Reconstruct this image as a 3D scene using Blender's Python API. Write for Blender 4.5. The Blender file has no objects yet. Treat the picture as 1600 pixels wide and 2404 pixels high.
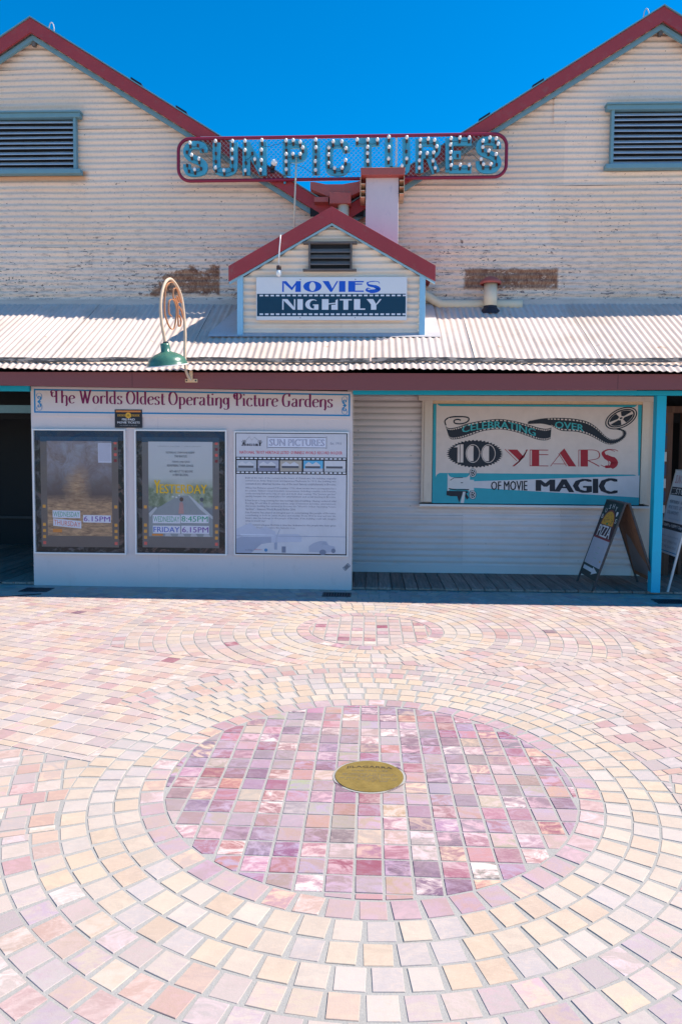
import bpy, math, random
from mathutils import Vector, Matrix
from math import sin, cos, pi, radians, hypot, atan2, sqrt
random.seed(11)
SC = bpy.context.scene
COL = SC.collection

# ------------------------------------------------------------------ camera, sky, sun, exposure
cam = bpy.data.cameras.new('camera'); camo = bpy.data.objects.new('camera', cam); COL.objects.link(camo)
CAMP = Vector((0, -8.3, 1.65))
pt = math.atan(100/1701); yw = radians(2.3); rl = radians(.43)
fw = Vector((-sin(yw)*cos(pt), cos(yw)*cos(pt), -sin(pt)))
rt = Vector((cos(yw), sin(yw), 0)); up = rt.cross(fw)
rt2 = rt*cos(rl)+up*sin(rl); up2 = -rt*sin(rl)+up*cos(rl)
m = Matrix((rt2, up2, -fw)).transposed().to_4x4(); m.translation = CAMP
camo.matrix_world = m
cam.sensor_fit = 'VERTICAL'; cam.sensor_height = 24; cam.lens = 24*1701/2404
cam.shift_y = -52/2404; cam.clip_end = 3000; cam.clip_start = .05
SC.camera = camo

SUNV = Vector((.82, .08, 1)).normalized()
wd = bpy.data.worlds.new('World'); SC.world = wd; wd.use_nodes = True
wn = wd.node_tree; wn.nodes.clear()
sky = wn.nodes.new('ShaderNodeTexSky'); sky.sky_type = 'NISHITA'; sky.sun_disc = False
sky.sun_elevation = math.asin(SUNV.z); sky.sun_rotation = atan2(SUNV.x, SUNV.y)
sky.air_density = 1.0; sky.dust_density = 0.1; sky.ozone_density = 5.0; sky.altitude = 0
hs = wn.nodes.new('ShaderNodeHueSaturation'); hs.inputs['Saturation'].default_value = 1.5; hs.inputs['Hue'].default_value = .497
bg = wn.nodes.new('ShaderNodeBackground'); bg.inputs['Strength'].default_value = .113
wo = wn.nodes.new('ShaderNodeOutputWorld')
wn.links.new(sky.outputs[0], hs.inputs['Color']); wn.links.new(hs.outputs[0], bg.inputs[0]); wn.links.new(bg.outputs[0], wo.inputs[0])
sl = bpy.data.lights.new('sun', 'SUN'); sl.energy = 4.6; sl.angle = radians(.5); sl.color = (1, .90, .78)
so = bpy.data.objects.new('sun', sl); COL.objects.link(so)
so.rotation_euler = (-SUNV).to_track_quat('-Z', 'Y').to_euler(); so.location = (5, 0, 12)
SC.view_settings.view_transform = 'Standard'; SC.view_settings.look = 'None'
SC.view_settings.gamma = 1; SC.view_settings.use_curve_mapping = False
SC.view_settings.exposure = .86
SC.render.engine = 'CYCLES'
SC.cycles.max_bounces = 8; SC.cycles.diffuse_bounces = 5; SC.cycles.transparent_max_bounces = 12

# ------------------------------------------------------------------ material helpers
class NT:
    def __init__(s, name):
        s.m = bpy.data.materials.new(name); s.m.use_nodes = True; s.t = s.m.node_tree
        s.b = s.t.nodes['Principled BSDF']
        s.pos = s.t.nodes.new('ShaderNodeNewGeometry').outputs['Position']
    def inp(s, sock, v):
        if hasattr(v, 'is_output'): s.t.links.new(v, sock)
        else:
            if sock.type == 'RGBA' and len(v) == 3: v = (*v, 1)
            sock.default_value = v
    def math(s, op, a, b=0, c=0, clamp=False):
        n = s.t.nodes.new('ShaderNodeMath'); n.operation = op; n.use_clamp = clamp
        for i, v in enumerate((a, b, c)): s.inp(n.inputs[i], v)
        return n.outputs[0]
    def vm(s, op, a, b=(0, 0, 0)):
        n = s.t.nodes.new('ShaderNodeVectorMath'); n.operation = op
        s.inp(n.inputs[0], a)
        if op == 'SCALE': s.inp(n.inputs['Scale'], b)
        else: s.inp(n.inputs[1], b)
        return n.outputs[0]
    def sep(s, v):
        n = s.t.nodes.new('ShaderNodeSeparateXYZ'); s.inp(n.inputs[0], v); return n.outputs
    def noise(s, vec, scale=5, detail=3, rough=.5, dist=0, color=False):
        n = s.t.nodes.new('ShaderNodeTexNoise'); s.inp(n.inputs['Vector'], vec)
        n.inputs['Scale'].default_value = scale; n.inputs['Detail'].default_value = detail
        n.inputs['Roughness'].default_value = rough; n.inputs['Distortion'].default_value = dist
        return n.outputs['Color' if color else 'Fac']
    def rng(s, v, a, b, c=0, d=1):
        n = s.t.nodes.new('ShaderNodeMapRange'); n.clamp = True; s.inp(n.inputs[0], v)
        for i, q in enumerate((a, b, c, d)): s.inp(n.inputs[1+i], q)
        return n.outputs[0]
    def mix(s, f, a, b, mode='MIX'):
        n = s.t.nodes.new('ShaderNodeMix'); n.data_type = 'RGBA'; n.blend_type = mode
        s.inp(n.inputs[0], f); s.inp(n.inputs[6], a); s.inp(n.inputs[7], b); return n.outputs[2]
    def attr(s, name, typ='GEOMETRY'):
        n = s.t.nodes.new('ShaderNodeAttribute'); n.attribute_name = name; n.attribute_type = typ; return n
    def bump(s, h, st=.2, dist=.01):
        n = s.t.nodes.new('ShaderNodeBump'); n.inputs['Strength'].default_value = st; n.inputs['Distance'].default_value = dist
        s.inp(n.inputs['Height'], h); s.t.links.new(n.outputs[0], s.b.inputs['Normal'])
    def fin(s, col, rough=.6, metal=0, spec=.4):
        s.inp(s.b.inputs['Base Color'], col); s.inp(s.b.inputs['Roughness'], rough)
        s.b.inputs['Metallic'].default_value = metal; s.b.inputs['Specular IOR Level'].default_value = spec
        return s.m
def sc3(n, v, x, y, z): return n.vm('MULTIPLY', v, (x, y, z))
_mc = {}
def paint(name, col, rough=.55, var=.12, scale=3, dirt=.25, dcol=None, bump=.1, fine=60, metal=0, spec=.4, chips=0, ccol=(.12, .1, .09), stretch=(1, 1, 1)):
    if name in _mc: return _mc[name]
    n = NT(name); p = sc3(n, n.pos, *stretch)
    a = n.noise(p, scale, 5, .6); b = n.noise(p, fine, 3, .6)
    v = n.math('MULTIPLY_ADD', a, 2*var, 1-var); v = n.math('MULTIPLY', v, n.math('MULTIPLY_ADD', b, var, 1-var/2))
    c = n.mix(1, col, n.t.nodes.new('ShaderNodeCombineColor').outputs[0], 'MULTIPLY') if 0 else n.vm('SCALE', tuple(col), v)
    dc = dcol or tuple(q*.45 for q in col)
    dm = n.rng(n.noise(p, scale*4.3, 6, .7), .56, .75, 0, dirt)
    c = n.mix(dm, c, dc)
    if chips:
        cm = n.rng(n.noise(p, scale*9, 4, .65), .72-chips, .74-chips); c = n.mix(cm, c, ccol)
    n.bump(b, bump, .002)
    _mc[name] = n.fin(c, n.math('MULTIPLY_ADD', a, .2, rough-.1), metal, spec); return _mc[name]
def ink(name, col, rough=.5):
    k = 'print_'+name
    if k in _mc: return _mc[k]
    n = NT(k); v = n.math('MULTIPLY_ADD', n.noise(n.pos, 9, 4, .6), .22, .89)
    _mc[k] = n.fin(n.vm('SCALE', tuple(col), v), rough, 0, .35); return _mc[k]

# cream painted, rusting corrugated iron
def wall_iron():
    n = NT('cream_corrugated_iron'); P = n.sep(n.pos); x, y, z = P[0], P[1], P[2]
    a = n.attr('tint').outputs['Color']
    base = n.vm('MULTIPLY', (.94, .70, .535), a)
    big = n.noise(n.pos, .9, 4, .6)
    base = n.mix(n.rng(big, .46, .68, 0, .55), base, n.vm('MULTIPLY', (.84, .65, .54), a))
    warm = n.noise(sc3(n, n.pos, 1, 1, .35), 1.7, 5, .65)
    base = n.mix(n.rng(warm, .5, .72, 0, .45), base, (.80, .60, .45))
    low = n.rng(z, 5.4, 3.7)                                   # the lower iron is the most weathered
    st = n.noise(sc3(n, n.pos, 2.2, 1, 13), 3.2, 6, .72)
    wea = n.rng(st, n.math('MULTIPLY_ADD', low, -.11, .60), n.math('MULTIPLY_ADD', low, -.09, .70), 0, .85)
    base = n.mix(wea, base, (.52, .40, .33))
    dust = n.noise(n.pos, 38, 4, .7)
    base = n.mix(n.rng(dust, .5, .8, 0, .35), base, (.45, .34, .27))
    # flaked paint: short horizontal chips showing brown iron
    clus = n.rng(n.noise(n.pos, 1.6, 4, .65), .42, .62, -.055, .035)
    ch = n.math('ADD', n.noise(sc3(n, n.pos, 3.2, 1, 15), 2.6, 5, .62), clus)
    t0 = n.math('MULTIPLY_ADD', low, -.115, .725)
    chm = n.rng(ch, t0, n.math('ADD', t0, .012))
    base = n.mix(chm, base, (.27, .19, .16))
    ch2 = n.math('ADD', n.noise(sc3(n, n.pos, 7, 1, 12), 3.5, 3, .5), n.math('MULTIPLY', clus, .7))
    base = n.mix(n.rng(ch2, n.math('MULTIPLY_ADD', low, -.085, .735), n.math('MULTIPLY_ADD', low, -.085, .745)), base, (.16, .10, .085))
    # two large patches where the paint has come away
    e = n.math('MULTIPLY_ADD', n.noise(n.pos, 5.5, 5, .65), .46, -.23)
    def box(x0, x1, z0, z1, sl=0, ew=1.0):
        xa = n.math('MULTIPLY_ADD', z, sl, x) if sl else x
        dx0 = n.math('SUBTRACT', xa, x0); dx1 = n.math('SUBTRACT', x1, x)
        dz0 = n.math('SUBTRACT', z, z0); dz1 = n.math('SUBTRACT', z1, z)
        ee = n.math('MULTIPLY', e, ew)
        q = n.math('MINIMUM', n.math('ADD', dx0, ee), n.math('ADD', dz1, ee))
        q = n.math('MINIMUM', q, dx1); q = n.math('MINIMUM', q, n.math('ADD', dz0, n.math('MULTIPLY', ee, .3)))
        return n.rng(q, 0, .03)
    k1 = box(-6.25, -1.99, 3.63, 4.0, -.9, 1.0)
    k2 = box(1.18, 2.41, 3.70, 3.99, 0, .22)
    k = n.math('MULTIPLY', n.math('MAXIMUM', k1, k2), n.rng(n.noise(sc3(n, n.pos, 1, 1, 2), 11, 6, .72), .33, .42))
    grn = n.noise(sc3(n, n.pos, 60, 1, 22), 1, 4, .7); blot = n.noise(n.pos, 9, 5, .7)
    rc = n.mix(n.rng(grn, .35, .68), (.24, .105, .06), (.52, .29, .175))
    rc = n.mix(n.rng(blot, .5, .62, 0, .75), rc, (.17, .055, .028))
    rc = n.mix(n.rng(n.noise(sc3(n, n.pos, 5, 1, 11), 3, 3), .69, .70), rc, (.62, .55, .5))
    base = n.mix(k, base, rc)
    # orange rust below the left louvre sill
    s1 = n.math('MULTIPLY', n.math('MULTIPLY', n.rng(z, 5.06, 5.16), n.rng(z, 5.26, 5.24)), n.rng(n.math('ABSOLUTE', n.math('ADD', x, 4.5)), .78, .7))
    base = n.mix(n.math('MULTIPLY', s1, .75), base, (.55, .23, .08))
    n.bump(n.math('ADD', n.math('MULTIPLY', chm, -1), n.noise(n.pos, 5, 4)), .35, .006)
    return n.fin(base, .6, 0, .3)
def roof_iron():
    n = NT('white_painted_roof_iron'); a = n.attr('tint').outputs['Color']
    base = n.vm('MULTIPLY', (.64, .525, .465), a)
    w = n.noise(n.pos, 1.3, 5, .65); base = n.mix(n.rng(w, .46, .66, 0, .75), base, (.50, .385, .32))
    s = n.noise(sc3(n, n.pos, 14, 1.6, 1.6), 1.5, 5, .7); base = n.mix(n.rng(s, .55, .75, 0, .6), base, (.40, .34, .31))
    r = n.noise(n.pos, 7, 5, .7); base = n.mix(n.rng(r, .64, .69, 0, .8), base, (.42, .22, .15))
    d = n.noise(n.pos, 55, 3, .6); base = n.mix(n.rng(d, .55, .8, 0, .35), base, (.40, .35, .33))
    n.bump(d, .15, .003); return n.fin(base, .55, 0, .35)
def lower_iron():
    n = NT('pale_lap_iron'); a = n.attr('tint').outputs['Color']
    base = n.vm('MULTIPLY', (.76, .68, .66), a)
    w = n.noise(sc3(n, n.pos, 1, 1, 2), 2, 5, .65); base = n.mix(n.rng(w, .5, .72, 0, .4), base, (.60, .52, .48))
    r = n.noise(sc3(n, n.pos, 2, 1, 6), 5, 4, .6); base = n.mix(n.rng(r, .74, .76), base, (.35, .28, .26))
    n.bump(w, .1, .003); return n.fin(base, .45, 0, .45)
def stone():
    n = NT('marbled_sandstone'); t = n.attr('tint'); v = n.attr('vein')
    seed = v.outputs['Alpha']; amt = t.outputs['Alpha']
    p = n.vm('ADD', n.pos, n.vm('SCALE', (37., 91., 53.), seed))
    a = n.noise(sc3(n, p, 1, 1.5, 1), 8.5, 6, .66, 1.5)
    m1 = n.rng(a, .44, .60)
    c = n.mix(n.math('MULTIPLY', m1, amt), t.outputs['Color'], v.outputs['Color'])
    b = n.noise(sc3(n, p, 1, 2.4, 1), 15, 6, .7, 2.2)
    c = n.mix(n.math('MULTIPLY', n.rng(b, .54, .66), n.math('MULTIPLY', amt, .6)), c, n.mix(.5, v.outputs['Color'], (.35, .17, .16)))
    sp = n.noise(n.pos, 240, 2, .6); pit = n.noise(n.pos, 34, 5, .7)
    c = n.mix(n.rng(pit, .60, .78, 0, .28), c, (.42, .33, .29))
    c = n.vm('SCALE', c, n.math('MULTIPLY_ADD', sp, .14, .93))
    wear = n.noise(n.pos, .8, 4, .6); c = n.mix(n.rng(wear, .42, .72, 0, .38), c, (.50, .43, .395))
    c = n.mix(n.rng(n.noise(n.pos, 2.7, 6, .72), .50, .70, 0, .36), c, (.33, .265, .23))
    c = n.mix(n.rng(n.noise(sc3(n, p, 1, 3, 1), 22, 5, .7, 1.2), .50, .72, 0, .45), c, n.mix(.45, v.outputs['Color'], (.42, .30, .26)))
    n.bump(n.math('ADD', pit, n.math('MULTIPLY', sp, .3)), .35, .003)
    return n.fin(c, n.rng(a, .3, .7, .58, .78), 0, .25)
def mortar():
    n = NT('grey_mortar'); a = n.noise(n.pos, 3, 4, .6); b = n.noise(n.pos, 130, 4, .7)
    c = n.vm('SCALE', (.355, .345, .325), n.math('ADD', n.math('MULTIPLY_ADD', a, .3, .62), n.math('MULTIPLY', b, .35)))
    c = n.mix(n.rng(n.noise(n.pos, 8, 5, .7), .55, .75, 0, .4), c, (.30, .27, .25))
    n.bump(b, .6, .004); return n.fin(c, .9, 0, .2)
def wood(name, col, axis=0, var=.35, rough=.75, sc=4, paintc=None):
    n = NT(name); s = [sc*6]*3; s[axis] = sc*.35
    g = n.noise(sc3(n, n.pos, *s), 1.6, 6, .7, .6)
    ob = n.t.nodes.new('ShaderNodeObjectInfo').outputs['Random']
    c = n.mix(n.rng(g, .35, .7), tuple(q*(1-var) for q in col), tuple(min(1, q*(1+var)) for q in col))
    c = n.vm('SCALE', c, n.math('MULTIPLY_ADD', ob, .5, .75))
    if paintc:
        c = n.mix(n.rng(n.noise(sc3(n, n.pos, 3, 3, 14), 2.4, 5, .7), .50, .56), c, paintc)
    n.bump(g, .4, .004); return n.fin(c, rough, 0, .25)

WALL = wall_iron(); ROOF = roof_iron(); LAP = lower_iron(); STONE = stone(); MORTAR = mortar()
MAROON = paint('maroon_barge_paint', (.38, .045, .05), .6, .2, 2.6, .55, (.30, .13, .11), bump=.25, chips=-.03, ccol=(.2, .12, .11))
MAROON2 = paint('dusty_red_tin', (.42, .10, .08), .55, .2, 6, .5, (.30, .16, .13))
FASCIA = paint('plum_fascia_paint', (.215, .060, .058), .55, .08, 1.2, .15, bump=.15)
TEAL = paint('faded_teal_trim', (.17, .31, .35), .6, .15, 5, .5, (.25, .36, .40), chips=.03, ccol=(.3, .28, .25))
SLATM = paint('grey_lilac_slats', (.48, .51, .56), .6, .2, 5, .5, (.25, .4, .36))
CYAN = paint('bright_cyan_paint', (.0, .42, .60), .5, .10, 4, .15, chips=.0)
SKYB = paint('pale_blue_post_paint', (.30, .56, .72), .6, .12, 9, .3, chips=.055, ccol=(.2, .19, .2), stretch=(3, 3, .7))
PANEL = paint('pale_grey_panel_paint', (.68, .585, .57), .5, .07, 1.5, .18, chips=-.015, ccol=(.28, .27, .3), bump=.06)
FRAME = paint('cream_frame_paint', (.72, .60, .50), .6, .12, 3, .3, (.5, .38, .3), stretch=(1, 1, .4))
WHITE = paint('white_enamel', (.78, .75, .74), .35, .04, 2, .08)
CHIM = paint('white_chimney_paint', (.66, .60, .59), .6, .06, 2.5, .6, (.40, .40, .47), stretch=(1.6, 1.6, .8), fine=24)
BLACK = paint('black_paint', (.02, .022, .028), .4, .3, 5, .2, (.05, .05, .05))
BMETAL = paint('black_sign_metal', (.035, .035, .04), .45, .3, 8, .3, (.12, .11, .1))
DARK = paint('dark_interior', (.018, .018, .02), .9, .2, 2, .1)  # interior dimness put into the base colour
BROWN = wood('brown_door_timber', (.13, .065, .045), 2)
DECK = wood('weathered_deck_timber', (.31, .22, .185), 1, .35)
BATTEN = wood('old_roof_batten', (.20, .165, .14), 0, .5, paintc=(.55, .42, .33))
GREYW = wood('grey_bare_timber', (.16, .135, .125), 0, .3)
TAN = wood('bare_particle_board', (.30, .15, .085), 2, .25)
CREAMP = paint('cream_pipe_paint', (.78, .64, .46), .45, .08, 4, .2)
TANW = paint('rusty_cream_bracket', (.72, .50, .30), .6, .2, 20, .6, (.42, .18, .08))
ORANGE = paint('orange_rust_scroll', (.55, .25, .12), .6, .25, 26, .6, (.50, .14, .05))
PIPEW = paint('cream_lamp_pipe', (.60, .45, .32), .5, .2, 18, .7, (.46, .24, .12))
GREEN = paint('green_enamel_shade', (.05, .15, .105), .28, .35, 12, .4, (.05, .16, .10), chips=.02, ccol=(.25, .10, .08), spec=.6)
GALV = paint('galvanised_wire', (.50, .49, .48), .5, .1, 20, .2)
WIRE = paint('black_cable', (.015, .015, .02), .5)
SOCKET = paint('brown_bakelite', (.06, .025, .02), .35)
SIGNRED = paint('dark_red_sign_frame', (.26, .012, .045), .4, .15, 9, .2)
SIGNTEAL = paint('teal_sign_letters', (.07, .37, .49), .5, .12, 6, .3)
FLASH = paint('grey_flashing', (.52, .49, .50), .5, .2, 4, .5)
TAR = paint('black_tar', (.02, .02, .03), .6)
BRASS = paint('worn_brass', (.36, .25, .07), .45, .3, 14, .5, (.24, .15, .03), metal=.5, bump=.3)
IRONG = paint('dark_grate_iron', (.03, .035, .045), .6)
def bulbglass():
    n = NT('frosted_white_bulb'); return n.fin((.86, .84, .80), .18, 0, .6)
BULBM = bulbglass()
def cover():
    m_ = bpy.data.materials.new('clear_poster_cover'); m_.use_nodes = True; t = m_.node_tree; t.nodes.clear()
    g = t.nodes.new('ShaderNodeBsdfGlossy'); g.inputs['Roughness'].default_value = .12; g.inputs['Color'].default_value = (.9, .9, .9, 1)
    tr = t.nodes.new('ShaderNodeBsdfTransparent'); mx = t.nodes.new('ShaderNodeMixShader'); fr = t.nodes.new('ShaderNodeFresnel'); fr.inputs[0].default_value = 1.5
    o = t.nodes.new('ShaderNodeOutputMaterial'); ge = t.nodes.new('ShaderNodeNewGeometry')
    nz = t.nodes.new('ShaderNodeTexNoise'); nz.inputs['Scale'].default_value = 3.2; nz.inputs['Detail'].default_value = 2; nz.inputs['Distortion'].default_value = 1.6
    bp = t.nodes.new('ShaderNodeBump'); bp.inputs['Strength'].default_value = .6; bp.inputs['Distance'].default_value = .03
    ma = t.nodes.new('ShaderNodeMath'); ma.operation = 'MULTIPLY_ADD'; ma.inputs[1].default_value = .42; ma.inputs[2].default_value = .0; ma.use_clamp = True
    L = t.links.new
    L(ge.outputs['Position'], nz.inputs['Vector']); L(nz.outputs['Fac'], bp.inputs['Height']); L(bp.outputs[0], g.inputs['Normal']); L(bp.outputs[0], fr.inputs['Normal'])
    L(fr.outputs[0], ma.inputs[0]); L(ma.outputs[0], mx.inputs[0]); L(tr.outputs[0], mx.inputs[1]); L(g.outputs[0], mx.inputs[2]); L(mx.outputs[0], o.inputs[0])
    return m_
COVER = cover()

# ------------------------------------------------------------------ object helpers
WLOC = {}
def wl(o):
    return WLOC.get(o.name, Vector((0, 0, 0))) if o else Vector((0, 0, 0))
def place(o, parent, at=(0, 0, 0)):
    """link o so that its mesh's origin sits at world position `at`"""
    COL.objects.link(o); at = Vector(at); o.parent = parent; o.location = at - wl(parent); WLOC[o.name] = at; return o
def thing(name, loc, label, cat, group=None):
    o = bpy.data.objects.new(name, None); o.empty_display_size = .2; place(o, None, loc)
    o['label'] = label; o['category'] = cat
    if group: o['group'] = group
    return o
def struct(o): o['kind'] = 'structure'; return o
def node(name, loc, parent):
    o = bpy.data.objects.new(name, None); o.empty_display_size = .1; return place(o, parent, loc)
class MB:
    def __init__(s): s.v = []; s.f = []; s.mi = []; s.cur = 0; s.attrs = None
    def add(s, vs, fs):
        b = len(s.v); s.v += [tuple(q) for q in vs]; s.f += [tuple(b+i for i in f) for f in fs]; s.mi += [s.cur]*len(fs); return s
    def box(s, x0, x1, y0, y1, z0, z1):
        return s.add([(x0, y0, z0), (x1, y0, z0), (x1, y1, z0), (x0, y1, z0), (x0, y0, z1), (x1, y0, z1), (x1, y1, z1), (x0, y1, z1)],
                     [(3, 2, 1, 0), (4, 5, 6, 7), (0, 1, 5, 4), (1, 2, 6, 5), (2, 3, 7, 6), (3, 0, 4, 7)])
    def prism(s, pts, y0, y1):
        """polygon in x,z extruded along y"""
        n = len(pts); vs = [(x, y0, z) for x, z in pts]+[(x, y1, z) for x, z in pts]
        a = sum(pts[i][0]*pts[(i+1) % n][1]-pts[(i+1) % n][0]*pts[i][1] for i in range(n))
        idx = list(range(n)) if a > 0 else list(range(n))[::-1]
        fs = [tuple(idx), tuple(n+i for i in idx[::-1])]
        for k in range(n):
            i, j = idx[k], idx[(k+1) % n]; fs.append((j, i, n+i, n+j))
        return s.add(vs, fs)
    def tube(s, pts, r, seg=8, caps=True):
        pts = [Vector(p) for p in pts]; n = len(pts); rs = r if isinstance(r, (list, tuple)) else [r]*n
        b = len(s.v); ref = Vector((0, 0, 1))
        t0 = (pts[1]-pts[0]).normalized()
        if abs(t0.dot(ref)) > .9: ref = Vector((1, 0, 0))
        nrm = t0.cross(ref).normalized()
        for i in range(n):
            t = (pts[min(i+1, n-1)]-pts[max(i-1, 0)]).normalized()
            nrm = (nrm-t*nrm.dot(t)).normalized(); bi = t.cross(nrm)
            for k in range(seg):
                a = 2*pi*k/seg; s.v.append(tuple(pts[i]+(nrm*cos(a)+bi*sin(a))*rs[i]))
        for i in range(n-1):
            for k in range(seg):
                k2 = (k+1) % seg
                s.f.append((b+i*seg+k, b+i*seg+k2, b+(i+1)*seg+k2, b+(i+1)*seg+k)); s.mi.append(s.cur)
        if caps:
            s.f.append(tuple(b+k for k in range(seg))[::-1]); s.mi.append(s.cur)
            s.f.append(tuple(b+(n-1)*seg+k for k in range(seg))); s.mi.append(s.cur)
        return s
    def strip(s, pts, wdir, w, th=.004):
        """flat bar: rectangle section swept along pts, width along wdir"""
        pts = [Vector(p) for p in pts]; wdir = Vector(wdir).normalized(); b = len(s.v); n = len(pts)
        for i in range(n):
            t = (pts[min(i+1, n-1)]-pts[max(i-1, 0)]).normalized(); q = t.cross(wdir).normalized()
            for a, c in ((-1, -1), (1, -1), (1, 1), (-1, 1)): s.v.append(tuple(pts[i]+wdir*w/2*a+q*th/2*c))
        for i in range(n-1):
            for k in range(4):
                k2 = (k+1) % 4; s.f.append((b+i*4+k, b+i*4+k2, b+(i+1)*4+k2, b+(i+1)*4+k)); s.mi.append(s.cur)
        s.f.append((b+3, b+2, b+1, b)); s.f.append((b+n*4-4, b+n*4-3, b+n*4-2, b+n*4-1)); s.mi += [s.cur]*2
        return s
    def lathe(s, prof, c, seg=28):
        """prof [(r,z)], axis z through c"""
        b = len(s.v); n = len(prof)
        for r, z in prof:
            for k in range(seg):
                a = 2*pi*k/seg; s.v.append((c[0]+r*cos(a), c[1]+r*sin(a), c[2]+z))
        for i in range(n-1):
            for k in range(seg):
                k2 = (k+1) % seg; s.f.append((b+i*seg+k, b+i*seg+k2, b+(i+1)*seg+k2, b+(i+1)*seg+k)); s.mi.append(s.cur)
        return s
    def mesh(s, name, mats, smooth=False, tint=None):
        me = bpy.data.meshes.new(name); me.from_pydata(s.v, [], s.f)
        for q in (mats if isinstance(mats, (list, tuple)) else [mats]): me.materials.append(q)
        if len(me.materials) > 1: me.polygons.foreach_set('material_index', s.mi)
        if smooth: me.polygons.foreach_set('use_smooth', [True]*len(me.polygons))
        if tint is not None:
            a = me.attributes.new('tint', 'FLOAT_COLOR', 'POINT'); a.data.foreach_set('color', list((*tint, 1))*len(me.vertices))
        me.update(); return me
    def ob(s, name, mats, parent=None, smooth=False, tint=None, bevel=0, o0=None):
        if o0 is not None:
            o0 = Vector(o0); s.v = [tuple(Vector(q)-o0) for q in s.v]
        o = bpy.data.objects.new(name, s.mesh(name, mats, smooth, tint)); place(o, parent, o0 or (0, 0, 0))
        if bevel:
            md = o.modifiers.new('bevel', 'BEVEL'); md.width = bevel; md.segments = 2; md.limit_method = 'ANGLE'
        return o
def bx(*a): return MB().box(*a)
def sph(r, seg=12, rings=8, zs=1.0):
    b = MB(); prof = [(max(1e-4, r*sin(pi*i/rings)), -r*cos(pi*i/rings)*zs) for i in range(rings+1)]
    return b.lathe(prof, (0, 0, 0), seg)
def R(a=1.): return random.uniform(-a, a)

# ------------------------------------------------------------------ flat print (lettering, artwork)
_tx = {}
def text_geo(s, bold):
    k = (s, bold)
    if k not in _tx:
        c = bpy.data.curves.new('lettering', 'FONT'); c.body = s; c.size = 1; c.resolution_u = 2 if len(s) < 30 else 1; c.offset = bold; c.fill_mode = 'FRONT'
        o = bpy.data.objects.new('lettering', c); me = o.to_mesh()
        vs = [(v.co.x, v.co.y) for v in me.vertices]; fs = [tuple(p.vertices) for p in me.polygons]; o.to_mesh_clear()
        bpy.data.objects.remove(o); bpy.data.curves.remove(c)
        x0 = min(v[0] for v in vs); x1 = max(v[0] for v in vs); y0 = min(v[1] for v in vs); y1 = max(v[1] for v in vs)
        _tx[k] = ([((x-x0)/(x1-x0), (y-y0)/(y1-y0)) for x, y in vs], fs)
    return _tx[k]
def cat(pts, n=6):
    """smooth curve through pts"""
    out = []; P = [pts[0]]+list(pts)+[pts[-1]]
    for i in range(1, len(P)-2):
        for k in range(n):
            t = k/n
            out.append(tuple(.5*((2*P[i][j])+(-P[i-1][j]+P[i+1][j])*t+(2*P[i-1][j]-5*P[i][j]+4*P[i+1][j]-P[i+2][j])*t*t+(-P[i-1][j]+3*P[i][j]-3*P[i+1][j]+P[i+2][j])*t**3) for j in range(len(pts[0]))))
    out.append(tuple(pts[-1])); return out
def arc(cx, cy, rx, ry, a0, a1, n=12):
    return [(cx+rx*cos(radians(a0+(a1-a0)*i/n)), cy+ry*sin(radians(a0+(a1-a0)*i/n))) for i in range(n+1)]
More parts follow.
